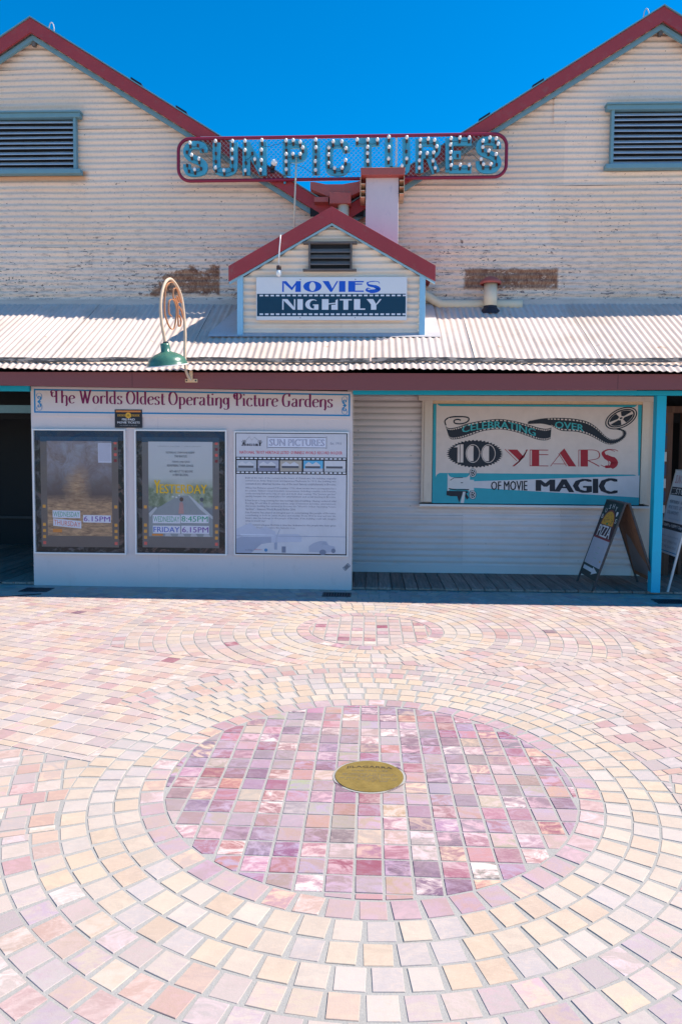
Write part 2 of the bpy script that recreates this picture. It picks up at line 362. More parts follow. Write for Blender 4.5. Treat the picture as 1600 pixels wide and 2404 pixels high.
class Art:
    """flat coloured shapes on a plane; f(u,v,d) -> world point, d = distance in front of the surface"""
    def __init__(s, f, step=.0007): s.f = f; s.mb = MB(); s.mats = []; s.l = 1; s.step = step; s.k = 0
    def M(s, m_):
        if m_ not in s.mats: s.mats.append(m_)
        s.mb.cur = s.mats.index(m_)
    def d(s, sub=0):
        s.k = (s.k+1) % 12; return s.l*s.step+s.k*.00005
    def poly(s, pts, m_, sub=0):
        s.M(m_)
        n = len(pts); a = sum(pts[i][0]*pts[(i+1) % n][1]-pts[(i+1) % n][0]*pts[i][1] for i in range(n))
        if a < 0: pts = pts[::-1]
        dd = s.d(); s.mb.add([s.f(u, v, dd) for u, v in pts], [tuple(range(n))])
    def rect(s, x0, x1, y0, y1, m_): s.poly([(x0, y0), (x1, y0), (x1, y1), (x0, y1)], m_)
    def rrect(s, x0, x1, y0, y1, r, m_, ry=None):
        ry = ry or r
        s.poly(arc(x1-r, y1-ry, r, ry, 0, 90, 5)+arc(x0+r, y1-ry, r, ry, 90, 180, 5)+arc(x0+r, y0+ry, r, ry, 180, 270, 5)+arc(x1-r, y0+ry, r, ry, 270, 360, 5), m_)
    def ring(s, outer, inner, m_, sub=0):
        """quads between two closed or open point lists of equal length"""
        s.M(m_); n = len(outer); d = s.d(sub)
        s.mb.add([s.f(u, v, d) for u, v in outer]+[s.f(u, v, d) for u, v in inner], [(i, i+1, n+i+1, n+i) for i in range(n-1)])
    def stroke(s, pts, w, m_, sub=0, asp=1.0):
        """w number or list or (wmin,wmax) dict for a broad nib; asp = unit width of u / unit of v"""
        n = len(pts); A = []; B = []
        for i in range(n):
            dx = (pts[min(i+1, n-1)][0]-pts[max(i-1, 0)][0])*asp; dy = pts[min(i+1, n-1)][1]-pts[max(i-1, 0)][1]
            L = hypot(dx, dy) or 1e-6; dx /= L; dy /= L
            if isinstance(w, tuple): ww = w[0]+(w[1]-w[0])*abs(dy)**1.7
            elif isinstance(w, list): ww = w[i*(len(w)-1)//max(1, n-1)]
            else: ww = w
            A.append((pts[i][0]-dy*ww/2/asp, pts[i][1]+dx*ww/2)); B.append((pts[i][0]+dy*ww/2/asp, pts[i][1]-dx*ww/2))
        s.ring(A, B, m_, sub)
    def text(s, t, x0, x1, y0, y1, m_, bold=0, warp=None):
        s.M(m_)
        if bold > 0:                                        # heavier strokes: strike the word again, shifted sideways
            w = bold*(y1-y0 if y1 > y0 else y0-y1)*1.1; ns = 5 if bold > .05 else 3
            for i in range(ns):
                o_ = w*(2*i/(ns-1)-1); s.text(t, x0+w+o_, x1-w+o_, y0, y1, m_, 0, warp)
            return
        vs, fs = text_geo(t, bold); dd = s.d()
        out = []
        for u, v in vs:
            x = x0+(x1-x0)*u; y = y0+(y1-y0)*v
            if warp: x, y = warp(x, y, u, v)
            out.append(s.f(x, y, dd))
        s.mb.add(out, fs)
    def up(s): s.l += 1
    def ob(s, name, parent): return s.mb.ob(name, s.mats, parent)
def wallplane(x0, z0, y):
    return lambda u, v, d: (x0+u, y-d, z0+v)

# ornate display face drawn with a broad nib: glyph = (advance, [strokes]), x-height .62
def _g():
    G = {}
    G['T'] = (.60, [[(.04, .72), (.0, .9), (.12, 1.0), (.32, .95), (.58, 1.0)], [(.34, .97), (.34, .02)], arc(.16, .66, .13, .17, 80, 330), [(.26, .02), (.42, .02)]])
    G['h'] = (.47, [[(.07, 1.0), (.07, .02)], [(.07, .42), (.18, .6), (.33, .58), (.38, .4), (.37, .1), (.38, -.08), (.32, -.22)], [(.0, .02), (.14, .02)]])
    G['e'] = (.40, [[(.04, .33), (.34, .40), (.31, .56), (.2, .62), (.07, .5), (.03, .3), (.08, .08), (.2, 0), (.36, .08)]])
    G['W'] = (.86, [[(.0, 1.0), (.12, .97)], [(.1, 1.0), (.26, .0)], [(.26, .0), (.42, .9)], [(.38, 1.0), (.55, .0)], [(.55, .0), (.74, .96), (.82, 1.0)]])
    G['o'] = (.43, [arc(.2, .31, .165, .30, 90, 450, 18)])
    G['r'] = (.33, [[(.07, .6), (.07, .02)], [(.07, .42), (.16, .6), (.28, .6), (.31, .52)], [(.0, .02), (.14, .02)]])
    G['l'] = (.20, [[(.08, 1.0), (.08, .02)], [(.0, .02), (.16, .02)], [(.0, .97), (.08, 1.0)]])
    G['d'] = (.45, [arc(.18, .31, .15, .30, 60, 300, 12), [(.34, 1.0), (.34, .1), (.40, .0)], [(.25, .97), (.34, 1.0)]])
    G['s'] = (.34, [[(.29, .5), (.24, .61), (.1, .6), (.05, .46), (.15, .34), (.27, .22), (.25, .04), (.1, .0), (.02, .1)]])
    G['O'] = (.60, [arc(.28, .5, .25, .50, 90, 450, 20), [(.28, 1.0), (.12, .95), (.02, .7)]])
    G['t'] = (.27, [[(.12, .86), (.12, .1), (.2, .0), (.27, .06)], [(.0, .6), (.26, .62)]])
    G['p'] = (.46, [[(.08, .62), (.08, -.3)], arc(.22, .31, .16, .30, 140, -140, 14), [(.0, -.3), (.16, -.3)], [(.0, .58), (.08, .62)]])
    G['a'] = (.42, [[(.06, .52), (.14, .62), (.28, .58), (.31, .4), (.31, .08), (.38, .0)], [(.31, .36), (.12, .3), (.04, .14), (.14, .0), (.3, .12)]])
    G['i'] = (.20, [[(.08, .6), (.08, .02)], [(.0, .02), (.16, .02)], [(.0, .57), (.08, .61)], [(.08, .93), (.081, .82)]])
    G['n'] = (.46, [[(.07, .6), (.07, .02)], [(.07, .42), (.18, .6), (.33, .58), (.38, .4), (.37, .1), (.38, -.08), (.32, -.24)], [(.0, .02), (.14, .02)]])
    G['g'] = (.44, [arc(.18, .36, .14, .25, 0, 360, 16), [(.34, .6), (.35, .0), (.32, -.22), (.18, -.3), (.05, -.22)], [(.32, .58), (.42, .62)]])
    G['P'] = (.52, [[(.2, .97), (.2, .02)], [(.0, .7), (.05, .93), (.25, 1.0), (.42, .92), (.46, .74), (.38, .55), (.22, .5)], arc(.14, .68, .1, .16, 100, 340), [(.12, .02), (.3, .02)]])
    G['c'] = (.38, [[(.33, .48), (.28, .6), (.16, .61), (.05, .45), (.04, .2), (.13, .01), (.28, .0), (.36, .1)]])
    G['u'] = (.46, [[(.07, .62), (.08, .15), (.17, .0), (.3, .1), (.34, .3)], [(.34, .62), (.34, .08), (.42, .0)], [(.0, .6), (.08, .62)]])
    G['G'] = (.56, [[(.46, .78), (.44, .98), (.28, 1.0), (.1, .85), (.04, .5), (.1, .12), (.28, .0), (.42, .1), (.44, .42)], [(.3, .44), (.52, .44)], [(.46, .98), (.46, .8)]])
    return G
GL = _g()
def nib(art, s, x0, x1, y0, h, m_, wmin=.05, wmax=.15, slope=0):
    adv = sum(GL[c][0]+.05 if c != ' ' else .22 for c in s); sx = (x1-x0)/adv; x = x0
    for c in s:
        if c == ' ': x += .22*sx; continue
        a, strokes = GL[c]
        for i, st in enumerate(strokes):
            sm = cat(st, 5) if len(st) > 2 and len(st) < 12 else st
            pts = [(x+p[0]*sx, y0+slope*x+p[1]*h) for p in sm]
            art.stroke(pts, (wmin*h*.6, wmax*h*.75) if c != 'i' or i < 3 else .14*h, m_, i)
        x += (a+.05)*sx

# heavy deco capitals (closed polygons in a unit box, u 0..1, v 0..1) and rings
def deco(art, ch, x, y, w, h, m_):
    def P(pts, sub=0): art.poly([(x+a*w, y+b*h) for a, b in pts], m_, sub)
    def ellring(cx, cy, rx, ry, ix, iy, irx, iry, a0=0, a1=360, sub=0, n=24):
        art.ring([(x+a*w, y+b*h) for a, b in arc(cx, cy, rx, ry, a0, a1, n)], [(x+a*w, y+b*h) for a, b in arc(ix, iy, irx, iry, a0, a1, n)], m_, sub)
    if ch == 'M':
        P([(0, 0), (.09, 0), (.09, .8), (.0, 1)]); P([(0, 1), (.22, 1), (.52, .42), (.52, .14), (.09, .82)], 1); P([(.52, .42), (.78, 1), (.8, .8), (.52, .14)], 2); P([(.70, 0), (1, 0), (1, 1), (.74, 1)], 3)
    elif ch == 'O': ellring(.5, .5, .5, .5, .5, .5, .17, .42)
    elif ch == 'V': P([(0, 1), (.40, 1), (.62, .33), (.58, 0), (.5, 0)]); P([(.9, 1), (1, 1), (.60, 0), (.55, .12)], 1)
    elif ch == 'I': P([(0, 0), (1, 0), (1, 1), (0, 1)])
    elif ch == 'E': P([(0, 0), (.45, 0), (.45, 1), (0, 1)]); P([(.45, .88), (1, .88), (1, 1), (.45, 1)]); P([(.45, .66), (.9, .66), (.9, .77), (.45, .77)]); P([(.45, 0), (1, 0), (1, .12), (.45, .12)])
    elif ch == 'S':
        c = cat([(.88, .76), (.8, .93), (.5, .97), (.14, .86), (.2, .62), (.6, .48), (.84, .28), (.6, .08), (.25, .06), (.05, .2), (.18, .34), (.3, .26)], 5)
        ws = [.06, .06, .08, .16, .22, .3, .36, .34, .22, .12, .07, .05]
        n = len(c); W = [ws[min(len(ws)-1, int(i/(n-1)*(len(ws)-1)))]*h*1.0 for i in range(n)]
        art.stroke([(x+a*w, y+b*h) for a, b in c], W, m_)
    elif ch == 'N': P([(0, 0), (.1, 0), (.1, .85), (0, 1)]); P([(0, 1), (.4, 1), (1, .1), (1, 0), (.82, 0)], 1); P([(.9, 0), (1, 0), (1, 1), (.9, 1)], 2)
    elif ch == 'G': ellring(.5, .5, .5, .5, .62, .5, .3, .40, 50, 300); P([(.62, 0), (.96, 0), (.96, .5), (.55, .5), (.55, .4), (.66, .4)], 1)
    elif ch == 'H': P([(0, 0), (.42, 0), (.42, 1), (0, 1)]); P([(.42, .5), (.9, .58), (.9, .68), (.42, .6)]); P([(.86, 0), (1, 0), (1, 1), (.86, .9)], 1); P([(.6, 0), (1, 0), (1, .5), (.6, .45)], 2)
    elif ch == 'T': P([(0, .88), (1, .88), (1, 1), (0, 1)]); P([(.3, 0), (.7, 0), (.7, .88), (.3, .88)])
    elif ch == 'L': P([(0, 0), (.55, 0), (.55, 1), (0, 1)]); P([(.55, 0), (1, 0), (1, .12), (.55, .12)])
    elif ch == 'Y': P([(0, 1), (.44, 1), (.66, .5), (.66, 0), (.3, 0), (.3, .5)]); P([(.62, .5), (.72, .5), (1, 1), (.88, 1)], 1)
def decoword(art, letters, y, h, m_):
    for ch, x0, x1 in letters: deco(art, ch, x0, y, x1-x0, h, m_)

# ------------------------------------------------------------------ GROUND, PAVING
gnd = struct(bx(-400, 400, -400, 600, -.5, -.0022).ob('ground', MORTAR))
CX = .01; NY = -4.745; FY = -1.80; PT = .113
rn = lambda x, y: hypot(x-CX, y-NY); rf = lambda x, y: hypot(x-CX, y-FY)
ax = lambda x: abs(x-CX)
yc = lambda x: -2.51-.335*(2.12-ax(x))
yB = lambda x: -4.66+.325*(ax(x)-1.46)
yJ = lambda x: -5.33-.36*(ax(x)-1.34)
R3 = 1.0+PT*4; RU = R3+PT*4; RF = .655+PT*14
def clip(poly, f):
    out = []; n = len(poly)
    v = [f(*p) for p in poly]
    for i in range(n):
        a, b = poly[i], poly[(i+1) % n]; fa, fb = v[i], v[(i+1) % n]
        if fa > 0: out.append(a)
        if (fa > 0) != (fb > 0):
            t = fa/(fa-fb); out.append((a[0]+(b[0]-a[0])*t, a[1]+(b[1]-a[1])*t))
    return out
def area(p): return abs(sum(p[i][0]*p[(i+1) % len(p)][1]-p[(i+1) % len(p)][0]*p[i][1] for i in range(len(p)))/2)
cream = [(.84, .74, .64), (.83, .72, .60), (.82, .74, .68), (.84, .70, .56), (.80, .75, .73), (.72, .68, .71), (.83, .67, .54)]
palep = [(.76, .67, .65), (.72, .64, .64), (.79, .71, .66), (.68, .62, .64), (.76, .62, .58), (.72, .64, .63), (.80, .72, .64), (.78, .62, .54), (.64, .58, .60)]
pinks = [(.72, .52, .52), (.76, .54, .48), (.70, .47, .49)]
darks = [(.29, .19, .27), (.38, .15, .21), (.25, .18, .26), (.43, .22, .30)]
mauve = [(.62, .44, .49), (.66, .48, .51), (.52, .38, .46), (.72, .56, .56), (.60, .34, .40), (.55, .31, .37), (.46, .33, .42), (.74, .61, .59), (.60, .48, .54), (.38, .26, .36), (.70, .54, .50), (.68, .50, .54)]
veins = [(.42, .28, .38), (.38, .28, .38), (.54, .33, .38), (.76, .62, .58), (.66, .46, .32), (.34, .26, .36), (.64, .48, .50)]
def pick(zone):
    q = random.random(); c = random.choice
    if zone == 'disc': return (tuple(q_*random.uniform(.70, .96) for q_ in c(mauve)) if q > .22 else c(darks)), c(veins[:3]+veins[3:]+veins[5:6]), random.choice((.2, .5, .75, .95, .5, .9))
    if zone == 'fdisc': return (c(palep+pinks+mauve[:1]) if q > .04 else c(darks)), c(veins[2:5]+veins[6:]), random.uniform(.1, .5)
    if zone == 'm0': return c(mauve[:2]+mauve[3:4]+mauve[7:9]+mauve[10:]+palep[4:5]+pinks), c(veins), random.uniform(.2, .8)
    if zone == 'cream': return c(cream), (.76, .60, .46), random.uniform(0, .2)
    if zone == 'mixl': return (c(palep+cream[:6]) if q > .17 else c(pinks+mauve[10:]) if q > .045 else c(darks)), c(veins), (random.uniform(.05, .35) if q < .75 else random.uniform(.4, .8))
    return (c(palep+palep+cream) if q > .13 else c(pinks) if q > .006 else c(darks)), c(veins[2:5]), (random.uniform(.05, .3) if q < .7 else random.uniform(.3, .6))
tiles = {}                                                # owner -> list of (poly, zone)
def addt(owner, poly, zone):
    if len(poly) > 2 and area(poly) > .0012:
        col = pick(zone); tiles.setdefault(owner, []).append((poly, col))
def rect(cx, cy, a, w, h, j=.0015):
    c, s = cos(a), sin(a); out = []
    for u, v in ((-w/2, -h/2), (w/2, -h/2), (w/2, h/2), (-w/2, h/2)):
        u += R(j); v += R(j); out.append((cx+u*c-v*s, cy+u*s+v*c))
    return out
def disc(cy, rad, hole, owner, zone, px=PT, py=PT):
    n = int(rad/min(px, py))+2
    for i in range(-n, n+1):
        for j in range(-n, n+1):
            p = rect(CX+i*px, cy+j*py, 0, px-.013, py-.010)
            p = clip(p, lambda x, y: rad-.004-hypot(x-CX, y-cy))
            if hole and len(p) > 2 and min(hypot(q[0]-CX, q[1]-cy) for q in p) < hole+.03:
                q0 = hypot(sum(q[0] for q in p)/len(p)-CX, sum(q[1] for q in p)/len(p)-cy)
                if q0 < hole-.03: continue
                p2 = []
                k = len(p)
                dense = [(p[a][0]+(p[(a+1) % k][0]-p[a][0])*t/4, p[a][1]+(p[(a+1) % k][1]-p[a][1])*t/4) for a in range(k) for t in range(4)]
                for q in dense:
                    d = hypot(q[0]-CX, q[1]-cy)
                    if d < hole: q = (CX+(q[0]-CX)/d*hole, cy+(q[1]-cy)/d*hole)
                    p2.append(q)
                p = p2
            addt(owner, p, zone)
def rings(cy, r0, k0, k1, owner, zonef, conds=(), gapw=.016, gapr=.011):
    for k in range(k0, k1):
        r = r0+PT*(k+.5); n = max(6, round(2*pi*r/(.117))); off = random.random()
        for i in range(n):
            a = 2*pi*(i+off)/n; cx = CX+r*cos(a); cyy = cy+r*sin(a)
            if cyy > .03 or abs(cx) > 5.6 or cyy < -8.4: continue
            if any(g(cx, cyy) < -.16 for g in conds): continue
            w = 2*pi*(r-.3*PT)/n-gapw+R(.002)
            p = rect(cx, cyy, a-pi/2, w, PT-gapr)
            for g in conds: p = clip(p, g) if len(p) > 2 else p
            addt(owner, p, zonef(k))
disc(NY, 1.0, .186, 'mosaic_roundel', 'disc')
rings(NY, 1.0, 0, 4, 'roundel_border', lambda k: 'm0' if k == 0 else 'cream')
disc(FY, .55, 0, 'far_roundel', 'fdisc')
rings(FY, .55, 0, 4, 'far_roundel', lambda k: 'm0' if k == 0 else 'cream', gapw=.008, gapr=.009)
g_ = .004
rings(NY, 1.0, 4, 46, 'paving', lambda k: 'mixl', [lambda x, y: yJ(x)-y-g_])                               # lower rings
rings(NY, 1.0, 4, 8, 'paving', lambda k: 'cream' if k < 5 else 'field', [lambda x, y: (y-NY)-.58*ax(x)-g_, lambda x, y: rf(x, y)-(.55+PT*4)-g_])
rings(FY, .55, 4, 15, 'paving', lambda k: 'field', [lambda x, y: y-yc(x)-g_, lambda x, y: rn(x, y)-RU-g_, lambda x, y: .03-y], gapw=.007, gapr=.008)
RFO = .55+PT*15
for side in (-1, 1):
    for fld, ang in (('A', .323), ('B', -.345)):
        c, s = cos(ang), sin(ang)
        for i in range(-60, 60):
            off = random.choice((0, .5))+R(.08)
            for j in range(-60, 60):
                u = (j+off)*.117; v = i*PT
                X = u*c-v*s; Y = u*s+v*c                        # right-hand side frame; mirrored for the left
                X, Y = 1.46+X, -4.66+Y
                if X < 0 or X > 5.6 or Y > .12 or Y < -8.4: continue
                cx = CX+side*X
                if fld == 'A':
                    if Y < yB(cx)-.12: continue
                    conds = [lambda x, y: y-yB(x)-g_, lambda x, y: rn(x, y)-R3-g_, lambda x, y: .03-y,
                             lambda x, y: max(rn(x, y)-RU, .58*ax(x)-(y-NY))-g_, lambda x, y: max(rf(x, y)-RFO, yc(x)-y)-g_, lambda x, y: side*(x-CX)]
                else:
                    if Y > yB(cx)+.12 or Y < yJ(cx)-.12: continue
                    conds = [lambda x, y: yB(x)-y-g_, lambda x, y: rn(x, y)-R3-g_, lambda x, y: y-yJ(x)-g_]
                if any(g(cx, Y) < -.16 for g in conds): continue
                gp = .006 if fld == 'A' else .014
                p = rect(cx, Y, side*ang, .117-gp, PT-gp)
                for g in conds: p = clip(p, g) if len(p) > 2 else p
                addt('paving', p, 'field')
def tile_geo(b, poly, col, at=None, cols=None):
    n = len(poly); s = sum(poly[i][0]*poly[(i+1) % n][1]-poly[(i+1) % n][0]*poly[i][1] for i in range(n))
    if s < 0: poly = poly[::-1]
    cx = sum(p[0] for p in poly)/n; cy = sum(p[1] for p in poly)/n
    tx, ty, z = R(.010), R(.010), R(.0009)
    ox, oy, oz = at or (0, 0, 0)
    top = [(cx+(p[0]-cx)*.975-ox, cy+(p[1]-cy)*.975-oy, z+.0006+(p[0]-cx)*tx+(p[1]-cy)*ty-oz) for p in poly]
    mid = [(p[0]-ox, p[1]-oy, z-.0012+(p[0]-cx)*tx+(p[1]-cy)*ty-oz) for p in poly]
    bot = [(p[0]-ox, p[1]-oy, -.006-oz) for p in poly]
    b.add(top+mid+bot, [tuple(range(n))]+[(n+i, n+(i+1) % n, (i+1) % n, i) for i in range(n)]+[(2*n+i, 2*n+(i+1) % n, n+(i+1) % n, n+i) for i in range(n)])
    sd = random.random(); k = random.uniform(.93, 1.05)
    L = sum(col[0])/3; sat = 1.3 if L < .55 else .95; cols[0].extend([*[(L+(q-L)*sat)*k*g for q, g in zip(col[0], (.585, .546, .508))], col[2]]*(3*n)); cols[1].extend([*col[1], sd]*(3*n))
def tmesh(b, cols, name):
    me = b.mesh(name, STONE)
    for nm, c in zip(('tint', 'vein'), cols):
        a = me.attributes.new(nm, 'FLOAT_COLOR', 'POINT'); a.data.foreach_set('color', c)
    return me
def ctr(p): return Vector((sum(q[0] for q in p)/len(p), sum(q[1] for q in p)/len(p), 0))
def inview(c):
    v = c-CAMP; z = v.dot(fw); return z > .3 and abs(v.dot(rt2)/z) < .475 and -v.dot(up2)/z < .745
owners = {}
for ow, lst in tiles.items():
    nm = 'mosaic_roundel' if ow == 'far_roundel' else ow
    e = bpy.data.objects.new(nm, None); place(e, None, (CX, {'far_roundel': FY}.get(ow, NY), 0)); struct(e); owners[ow] = e
    lst.sort(key=lambda t: (not inview(ctr(t[0])), -area(t[0])*max(.1, 1)/(ctr(t[0])-CAMP).length**3))
    for poly, col in lst[:298]:
        b = MB(); cols = ([], []); c = ctr(poly); tile_geo(b, poly, col, c, cols)
        o = bpy.data.objects.new('tile', tmesh(b, cols, 'tile')); place(o, e, c)
    if len(lst) > 298:
        b = MB(); cols = ([], [])
        for poly, col in lst[298:]: tile_geo(b, poly, col, None, cols)
        o = bpy.data.objects.new('small_tiles', tmesh(b, cols, 'small_tiles')); place(o, e); o['kind'] = 'stuff'

# brass plaque
pl = thing('plaque', (CX, NY, 0), 'round brass plaque engraved JILAGARRA in the middle of the purple stone roundel', 'plaque')
b = MB(); ci = arc(CX, NY, .171, .171, 0, 360, 48)[:-1]
b.add([(x, y, .004) for x, y in ci]+[(x, y, -.01) for x, y in ci], [tuple(range(48))]+[(48+i, 48+(i+1) % 48, (i+1) % 48, i) for i in range(48)])
b.ob('brass_plate', BRASS, pl)
b = MB(); b.ring = None
o_ = [(x, y, .0005) for x, y in arc(CX, NY, .184, .184, 0, 360, 48)]; i_ = [(x, y, .0005) for x, y in arc(CX, NY, .1715, .1715, 0, 360, 48)]
b.add(o_+i_, [(49+i, i, i+1, 50+i) for i in range(48)]); b.ob('grout_ring', MORTAR, pl)
A = Art(lambda u, v, d: (CX+u, NY+v, .004+d)); INKB = ink('engraved_black', (.035, .03, .03)); INKG = ink('engraved_grey', (.20, .16, .10))
A.text('JILAGARRA', -.118, .118, .070, .098, INKB, .0, warp=lambda x, y, u, v: (x, y-.0+.012*(1-(2*u-1)**2)))
A.text('MARTHA LEE', -.088, .094, .045, .061, INKG, -.005)
for i, t in enumerate(('BORN AND RAISED IN BROOME SHE CAME TO THE PICTURES', 'EVERY WEEK AND SAT WITH FAMILY AND FRIENDS', 'UNDER THE STARS')):
    pass
for i, (a_, c_) in enumerate(((.135, .0), (.14, .005), (.07, 0), (.145, 0), (.13, .01), (.06, .04))):
    for q in range(int(a_*2/.008)):
        if random.random() < .82: x = -a_+c_+q*.008; A.rect(x, x+random.uniform(.003, .0065), .012-i*.0155, .019-i*.0155, INKG)
A.ob('engraving', pl)['kind'] = 'stuff'

# drain grates
for (gx, gy), lab in zip(((-3.78, -.27), (-.36, -.28), (3.26, -.37)), ('dark iron drain grate in shaded paving at the left end of the poster wall',
        'dark iron drain grate in the shaded paving where the poster wall meets the deck', 'dark iron drain grate in the shaded paving in front of the turquoise post')):
    g = thing('drain_grate', (gx, gy, 0), lab, 'drain grate', 'drain grates along the verandah edge')
    MB().box(gx-.16, gx+.16, gy-.11, gy-.09, -.01, .006).box(gx-.16, gx+.16, gy+.09, gy+.11, -.01, .006).box(gx-.16, gx-.14, gy-.09, gy+.09, -.01, .006).box(gx+.14, gx+.16, gy-.09, gy+.09, -.01, .006).ob('rim', IRONG, g)
    b = MB()
    for k in range(9): b.box(gx-.13+k*.03, gx-.115+k*.03, gy-.088, gy+.088, -.01, .004)
    b.ob('bars', IRONG, g); bx(gx-.139, gx+.139, gy-.089, gy+.089, -.011, .0021).ob('pit', DARK, g)
cab = MB().tube(cat([(-4.45, -.62, .006), (-4.2, -.70, .006), (-3.95, -.68, .006), (-3.72, -.56, .006), (-3.62, -.5, .004)], 4), .006, 6).ob('cable', WIRE, smooth=True)
cab['label'] = 'thin black cable lying on the sunlit paving at the far left'; cab['category'] = 'cable'

# ------------------------------------------------------------------ TIMBER DECK
deck = bpy.data.objects.new('timber_deck', None); place(deck, None, (1.5, 1, .02)); struct(deck)
bx(-8, 6, .06, 3.3, -.05, -.02).ob('joist_bed', DARK, deck)
k = 0
for x0, x1 in ((-.19, 6.0), (-8, -3.94)):
    x = x0
    while x < x1:
        w = .142
        bx(x, x+w, .035, 3.25, 0.005, .030+R(.0012)).ob('deck_board', DECK, deck, bevel=0); x += .1525
# ------------------------------------------------------------------ THE CINEMA BUILDING
cin = thing('cinema_building', (0, 3, 0), 'old twin gabled cinema hall of cream corrugated iron with maroon barge boards', 'cinema')
WY = 1.32
AP = ((-4.40, 7.01), (3.565, 7.03)); SLP = .616
def wave(z, p=.0762, a=.0105): return -a*cos(2*pi*z/p)
gw = node('gable_wall', (-.4, WY, 3.5), cin)
def wall_sheet(x0, x1, z0, z1, ai, dy):
    xa, za = AP[ai]; rows = []; st = .0762/8; z = z0
    nz = int(round((z1-z0)/st))
    nx = max(3, int((x1-x0)/.3)); ph = random.random()*10
    for i in range(nz+1):
        z = z0+i*st
        if z > za-.02: break
        lo = max(x0, xa-(za-z)/SLP); hi = min(x1, xa+(za-z)/SLP)
        if hi-lo < .02:
            if rows: break
            continue
        rows.append((z, lo, hi))
    if len(rows) < 3: return
    b = MB(); vs = []; fs = []
    for z, lo, hi in rows:
        for k in range(nx+1):
            x = lo+(hi-lo)*k/nx
            zz = z+.004*sin(x*1.3+ph)+.0025*sin(x*4.1+ph*2+z)
            y = WY+dy+wave(z, a=.0108+.0012*sin(x*2+ph))+.005*sin(x*1.9+z*1.7+ph)+.003*sin(x*5+z*3)
            vs.append((x, y, zz))
    w = nx+1
    for r in range(len(rows)-1):
        for k in range(nx): fs.append((r*w+k, r*w+k+1, (r+1)*w+k+1, (r+1)*w+k))
    b.add(vs, fs); t = random.uniform(.93, 1.04); u = R(.02)
    b.ob('corrugated_sheet', WALL, gw, smooth=True, tint=(t+u, t, t-u))
SH = .0762*10; zb = 3.50
for ai, (xl, xr) in enumerate(((-8.45, -.42), (-.42, 7.6))):
    r = 0
    while zb+r*SH < 7.1:
        z0 = zb+r*SH
        cuts = [xl]+sorted({round(q, 3) for q in (([-6.4, -3.995, -1.985], [-5.6, -3.77, -2.6])[r % 2] if ai == 0 else ([.9, 2.42, 4.6], [.5, 2.31, 5.3])[r % 2])})+[xr]
        for a_, c_ in zip(cuts[:-1], cuts[1:]): wall_sheet(a_-.02, c_+.02, z0-.02*0, z0+SH, ai, .0035*((len(cuts)+int(a_*7)+r) % 2)+R(.0008))
        r += 1
# dark backing, side walls, roofs
b = MB()
b.prism([(-8.4, 2.0), (7.55, 2.0), (7.55, 4.55), (AP[1][0], 6.93), (-.42, 4.47), (AP[0][0], 6.91), (-8.4, 4.5)], WY+.04, WY+.08); b.ob('inner_wall', DARK, cin)
bx(-8.45, -8.4, WY, 16, 0, 4.5).ob('side_wall', WALL, cin, tint=(1, 1, 1)); bx(7.55, 7.6, WY, 16, 0, 4.5).ob('side_wall', WALL, cin, tint=(1, 1, 1))
def slab(xa, za, xb, zb_, th, y0, y1): return MB().prism([(xa, za), (xb, zb_), (xb, zb_-th), (xa, za-th)], y0, y1)
BY = 1.17
for ai, (xa, ztop) in enumerate(((-4.40, 7.105), (3.565, 7.12))):
    for sgn in (-1, 1):
        xe = (-8.6 if sgn < 0 else -.42) if ai == 0 else (-.42 if sgn < 0 else 7.75)
        L = abs(xe-xa); ze = ztop-SLP*L
        slab(xa, ztop+.012, xe, ze+.012, .03, BY+.01, 16).ob('main_roof', ROOF, cin, tint=(1, 1, 1))
        slab(xa, ztop, xe, ze, .175, BY-.03, BY).ob('barge_board', MAROON, cin)
        slab(xa, ztop+.02, xe, ze+.02, .014, BY-.045, BY+.01).ob('roof_capping', TEAL, cin)
        slab(xa, ztop-.178, xe, ze-.178, .062, BY+.03, BY+.07).ob('trim_board', TEAL, cin)
    MB().prism([(xa-.02, ztop-.30), (xa+.02, ztop-.30), (xa+.03, ztop-.22), (xa-.03, ztop-.22)], BY+.05, BY+.10).ob('ridge_beam_end', GREYW, cin)
for x_, z_ in ((-3.04, 6.36), (-2.44-.02, 5.97), (2.05, 6.27), (1.42-.03, 5.88)):
    sg = 1 if x_ > 0 else -1; q = .0; dz = .30*SLP*0
    zt = (7.105-SLP*abs(x_+4.40)) if x_ < 0 else (7.12-SLP*abs(x_-3.565))
    slab(x_-.07, zt+.055-(.07*SLP if sg > 0 else -.07*SLP), x_+.07, zt+.055+(.07*SLP if sg > 0 else -.07*SLP), .045, BY-.02, BY+.12).ob('roof_clip', BLACK, cin)
for x_, z_ in ((-4.18, 7.02), (3.40, 7.07)):
    MB().tube(arc_pts := [(x_+.035*cos(t), BY+.1, z_-.01+.11*sin(t)) for t in [i*pi/8 for i in range(9)]], .006, 6).ob('wire_loop', GALV, cin, smooth=True)
